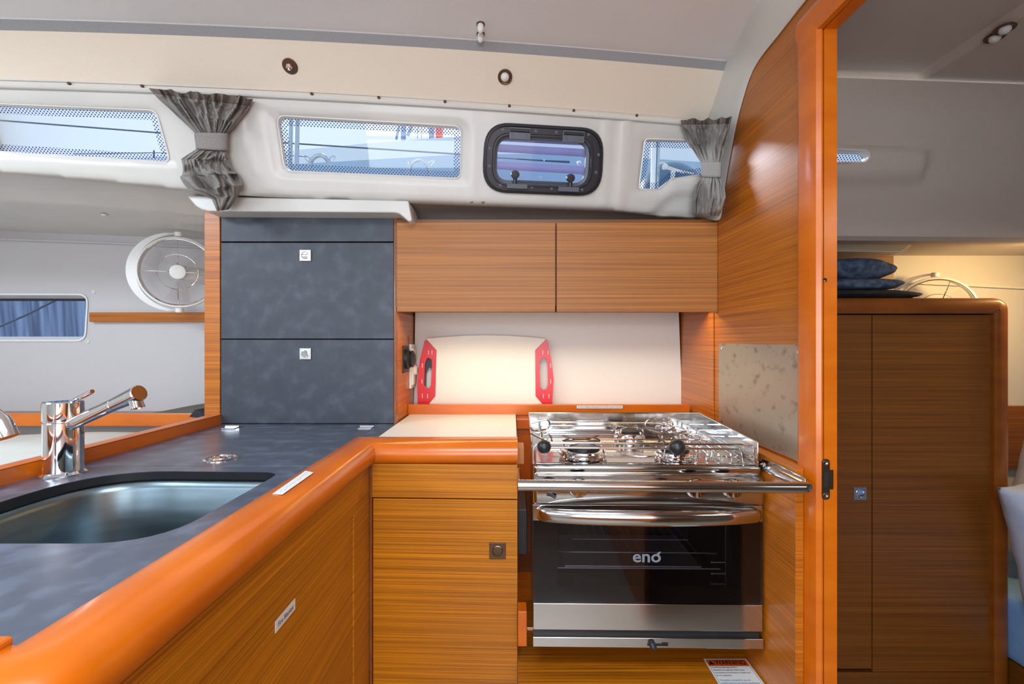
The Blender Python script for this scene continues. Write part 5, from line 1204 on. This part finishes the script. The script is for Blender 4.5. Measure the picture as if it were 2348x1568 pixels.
zt = lz_(683); zmid = lz_(720)
for k in range(1, 9):
    a = PI / 2 * k / 8; cc = Vector((xe - r_, LY, zt - r_))
    ring = []
    for y, z in pr:
        rad = r_ - (zt - z); ring.append(Vector((cc.x + rad * math.sin(a), LY + y, cc.z + rad * math.cos(a))))
    rings.append(ring)
rings.append([Vector((p.x, p.y, -1.17)) for p in rings[-1]])
mb.loft(rings, True, True, True); part('rail', mb, M['solid_dark'], lk_)
mb = MB(); mb.box(0.56, lx_(2290), LY + 0.02, 1.50, lz_(700), lz_(690)); part('top', mb, M['solid_dark'], lk_)
mb = MB(); mb.box(0.55, aY(2049, 0, 1.60).x, 1.60, 1.63, -0.3, aY(0, 580, 1.60).z); solo('side_board', mb, M['veneer_dark'], 'dark teak upright behind the folded clothes in the after cabin', 'panel')
# folded clothes on the locker
def blob(name, m, label, cat, c, sx3, seed, pw=0.5, am=0.06, nu=48, nv=28):
    random.seed(seed); ph = [random.uniform(0, 6) for _ in range(6)]
    mb = MB(); mb.smooth = 80; c = Vector(c)
    rings = []
    for j in range(1, nv):
        b = -PI / 2 + PI * j / nv; ring = []
        for i in range(nu):
            a = 2 * PI * i / nu; cb = math.cos(b)
            ca, sa = math.cos(a), math.sin(a)
            f = 1 + am * (math.sin(2 * a + ph[0] + 2 * b) + 0.6 * math.sin(5 * a + ph[1] - 3 * b) + 0.4 * math.sin(9 * a + 5 * b + ph[2]))
            x = math.copysign(abs(ca) ** pw, ca) * abs(cb) ** .5; y = math.copysign(abs(sa) ** pw, sa) * abs(cb) ** .5; z = math.sin(b)
            ring.append(c + Vector((sx3[0] * x * f, sx3[1] * y * f, sx3[2] * z * (1 + 0.8 * am * math.sin(4 * a + ph[3])))))
        rings.append(ring)
    mb.loft(rings, True, True, True); return solo(name, mb, m, label, cat)
q = aY(1980, 668, 1.46)
blob('folded_trousers', M['black_cloth'], 'black folded garment at the bottom of the pile on the locker', 'clothing', (aY(1960, 0, 1.43).x, 1.43, lz_(683) + 0.014), (0.170, 0.065, 0.014), 5, 0.6, 0.05)
blob('folded_jacket', M['blue_cloth'], 'navy blue folded garment lying under the puffed one on the locker', 'clothing', (aY(1950, 0, 1.43).x, 1.43, lz_(683) + 0.044), (0.130, 0.065, 0.017), 8, 0.6, 0.06)
blob('puffed_jacket', M['blue_cloth'], 'blue-grey puffed garment on top of the clothes pile', 'clothing', (aY(1948, 0, 1.43).x, 1.44, lz_(683) + 0.090), (0.112, 0.065, 0.031), 12, 0.62, 0.07)
# bed
mb = MB(); mb.box(1.392, 2.85, 0.30, HY - 0.005, -0.900, -0.712, 0.035, 4); solo('mattress', mb, M['sheet'], 'mattress in a light blue sheet at the right edge', 'mattress')
mb = MB(); mb.box(1.415, 2.88, 0.25, HY - 0.003, -1.17, -0.902); solo('bed_base', mb, M['veneer_dark'], 'dark teak bed base under the blue mattress', 'bed base')
mb = MB(); mb.box(1.395, 2.88, HY - 0.022, HY - 0.001, aY(0, 1075, 1.70).z, aY(0, 931, 1.70).z, 0.002); solo('head_board', mb, M['veneer_dark'], 'dark teak board along the hull above the bed', 'board')
def pillow(label, c, sz3, rot, m):
    c = Vector(c); Rm = rot
    mb = MB(); mb.smooth = 80; random.seed(3)
    def fn(side):
        def g(u, v):
            a, b = u * 2 - 1, v * 2 - 1; e = (1 - a ** 4) * (1 - b ** 4); h = max(0, e) ** 0.42
            pinch = 1 - 0.10 * (1 - abs(a) ** 3) * abs(b) ** 3; pin2 = 1 - 0.10 * (1 - abs(b) ** 3) * abs(a) ** 3
            wr = 0.05 * math.sin(13 * a * b + 5 * a) * h + 0.04 * math.sin(17 * a - 9 * b) * abs(a * b) 
            return c + Rm @ Vector((sz3[0] * a * pin2, sz3[1] * side * (h + wr * (1 if e > 0 else 0)), sz3[2] * b * pinch))
        return g
    mb.grid(fn(1), 36, 36); mb.grid(fn(-1), 36, 36)
    return solo('pillow', mb, m, label, 'pillow')
pillow('pale blue white pillow propped upright on the mattress at the right edge', (1.540, 1.255, -0.512), (0.235, 0.060, 0.190), Matrix.Rotation(math.radians(-13), 3, 'Y'), M['pillow'])
pillow('greyish pillow standing behind the pale blue one', (1.74, 1.46, -0.50), (0.22, 0.06, 0.20), Matrix.Rotation(math.radians(14), 3, 'Y'), M['taupe'] if False else M['hull'])
# after cabin touch lights
for px, py, lb_ in ((2281, 84, 'lower left bronze-ringed light on the after cabin ceiling'), (2304, 64, 'upper right bronze-ringed light on the after cabin ceiling')):
    z = 0.575; q = aZ(px, py, z); s = (0.588 - 0.56) / (2.9 - 0.93); z = 0.588 - (q.x - 0.93) * s; q = aZ(px, py, z); fitting('cabin_light', lb_, q, (0, -0.05, -1), 'ring')
# ================================================================== OUTSIDE
nb = thing('neighbouring_boat', 'white hull of the boat moored alongside, seen through the side windows', 'boat', (0, 5.5, -1.0))
mb = MB(); mb.smooth = 40
Yb = 5.0
top = [(-600, 388), (300, 362), (645, 347), (850, 328), (1055, 312), (1300, 305), (1500, 322), (1700, 340), (2300, 350)]
kn_ = [(-600, 420), (300, 396), (645, 378), (850, 366), (1055, 354), (1300, 352), (1500, 364), (1700, 378), (2300, 390)]
r0 = [aY(x, y, Yb + 0.5) for x, y in top]; r1 = [aY(x, y, Yb + 0.02) for x, y in top]; r2 = [aY(x, y, Yb) for x, y in kn_]
mb.loft([[Vector((p.x, p.y + 1.5, p.z + 0.1)) for p in r0], r0, r1, r2], closed=False); part('deck_edge', mb, M['boat'], nb)
mb = MB(); mb.loft([r2, [Vector((p.x, Yb + 0.15, 0.8)) for p in r2], [Vector((p.x, Yb + 0.6, -1.2)) for p in r2]], closed=False); part('topsides', mb, M['boat_low'], nb)
bh = thing('blue_boat_hull', 'rippling blue hull of another boat outside the hull window', 'boat', (-3.0, 3.0, -1.0))
mb = MB(); mb.grid(lambda u, v: Vector((-5.2 + 4.2 * u, 3.0 + 0.25 * (1 - v) ** 2, -1.2 + 1.9 * v)), 12, 8); part('topsides', mb, M['bluehull'], bh)
mb = MB(); mb.box(-5.2, -1.0, 3.0, 3.9, 0.70, 0.74); part('deck', mb, M['boat'], bh)
dk = thing('mooring_line', 'dark mooring line slanting across the hull window', 'rope', aY(0, 748, 2.6))
mb = MB(); mb.tube([aY(-200, 830, 2.6), aY(0, 748, 2.6), aY(60, 722, 2.6), (aY(160, 672, 2.6))], 0.006, 8); part('line', mb, M['wire'], dk)
wires = [[(-200, 262, 1.9), (0, 276, 1.9), (352, 301, 1.9)], [(640, 325, 1.9), (1054, 353, 1.9)]]
ul = thing('lifeline', 'upper steel lifeline running past the left and middle windows', 'wire', aY(400, 306, 1.9))
mb = MB(); mb.tube([aY(-300, 255, 1.9), aY(0, 276, 1.9), aY(360, 304, 1.9), aY(645, 327, 1.9), aY(1060, 354, 1.9)], 0.0032, 8); part('wire', mb, M['wire'], ul)
ll = thing('lifeline', 'lower thin lifeline near the bottom of the left window', 'wire', aY(300, 352, 1.9))
mb = MB(); mb.tube([aY(170, 353, 1.9), aY(352, 350, 1.9), aY(640, 356, 1.9), aY(705, 359, 1.9)], 0.0016, 8); mb.tube([aY(353, 345, 1.9), aY(353, 362, 1.9)], 0.003, 8); part('wire', mb, M['wire'], ll)
for px, lb_, y0, y1, rr in ((665, 'dark-edged stanchion at the left end of the middle window', 250, 410, 0.0075), (679.5, 'bright stanchion just right of the dark-edged one', 250, 410, 0.0085), (1498, 'pale thick stanchion outside the small right window', 290, 450, 0.010), (1508, 'violet stanchion touching the pale one in the small right window', 290, 450, 0.0065)):
    Yp = 1.85 if px < 1400 else 1.60
    p0, p1 = aY(px + 3, y0, Yp), aY(px - 3, y1 + 10, Yp); rr *= Yp / 1.85
    mb = MB(); p1.z = 0.426; mb.tube([p0, p1], rr, 14); solo('stanchion', mb, M['deck_steel'] if px != 1498 else M['boat'], lb_, 'post')
for (cx_, cy_, w_, lb_) in ((733, 388, 23, 'stainless arch fairlead at the left of the middle window'), (961, 398, 24, 'stainless arch fairlead at the right of the middle window')):
    a = [Vector((aY(cx_ - w_ - 3, 0, 1.6).x, 1.6, 0.426))] + [aY(cx_ - w_ * math.cos(PI * k / 14), cy_ - 34 * math.sin(PI * k / 14) ** 0.8 + 2, 1.6) for k in range(15)] + [Vector((aY(cx_ + w_ + 5, 0, 1.6).x, 1.6, 0.426))]
    t = thing('fairlead', lb_, 'fitting', a[0]); mb = MB(); mb.tube(a, 0.0068, 12); part('arch', mb, M['deck_steel'], t)
    for s_ in (-1, 1):
        e = aY(cx_ + s_ * 24, cy_ - 27, 1.6); mb = MB(); mb.tube(rounded_path([e, aY(cx_ + s_ * 36, cy_ - 33, 1.6), aY(cx_ + s_ * 33, cy_ - 23, 1.6), aY(cx_ + s_ * 22, cy_ - 14, 1.6), e], 0.012, 4), 0.0016, 8); part('shackle', mb, M['deck_steel'], t)
mg = thing('mast_gear', 'blue-grey spars and lines rising beyond the white boat', 'mast', aY(920, 318, 6.0))
mb = MB()
for (xa, ya, xb, yb2, r) in ((908, 320, 924, 270, .018), (924, 320, 926, 268, .035), (934, 312, 962, 278, .022), (957, 318, 958, 278, .006), (966, 318, 968, 278, .005), (985, 318, 981, 278, .010), (990, 316, 992, 278, .03)): mb.tube([aY(xa, ya, 6.0), aY(xb, yb2 - 30, 6.0)], r, 8)
part('spar', mb, M['spar'], mg)
mb = MB(); mb.prism([aY(999, 318, 5.9), aY(1013, 318, 5.9), aY(1014, 262, 5.9), aY(997, 262, 5.9)], (0, 0.1, 0), 0.01); solo('red_flag_strip', mb, M['outred'], 'bright red upright strip outside the middle window', 'marker')
fd = thing('fender', 'big blue-grey rounded buoy outside the small right window', 'buoy', aY(1540, 520, 1.78))
mb = MB(); mb.smooth = 80; mb.ball(aY(1536, 448, 1.78), 0.117, (1.0, 1.0, 1.0), 36); part('body', mb, M['fender'], fd)
mb = MB(); mb.tube([aY(1545, 377, 1.71), aY(1543, 400, 1.665), aY(1540, 430, 1.655)], 0.008, 8, flat=0.3); part('strap', mb, M['rope'], fd)
rk = thing('knotted_rope', 'pale rope knotted round the stanchion in the small right window', 'rope', aY(1525, 384, 1.575))
mb = MB(); mb.tube(rounded_path([aY(1512, 375, 1.575), aY(1522, 372, 1.570), aY(1530, 384, 1.570), aY(1518, 388, 1.570), aY(1524, 380, 1.570), aY(1560, 392, 1.58), aY(1590, 398, 1.60)], 0.012, 5), 0.0032, 8); mb.tube([aY(1528, 386, 1.570), aY(1568, 396, 1.58)], 0.003, 8); mb.ball(aY(1525, 382, 1.565), 0.010, seg=12); part('rope', mb, M['rope'], rk)
mb = MB(); mb.box(-12, 14, 2.0, 30, -1.30, -1.25); solo('water', mb, M['bluehull'], 'harbour water outside', 'water')

GR = {'curtain': 'curtains at the side windows', 'cabin_fan': 'round cabin fans', 'cutting_board': 'cutting boards behind the fiddle', 'ceiling_knob': 'knobs on the saloon ceiling',
      'cabin_light': 'lights on the after cabin ceiling', 'stanchion': 'stanchions outside the windows', 'fairlead': 'arches on the side deck', 'lifeline': 'lifelines outside the windows', 'screw_cap': 'screw caps on the lining', 'pillow': 'pillows in the after cabin'}
for o in C.objects:
    k = o.name.split('.')[0]
    if o.parent is None and k in GR: o['group'] = GR[k]
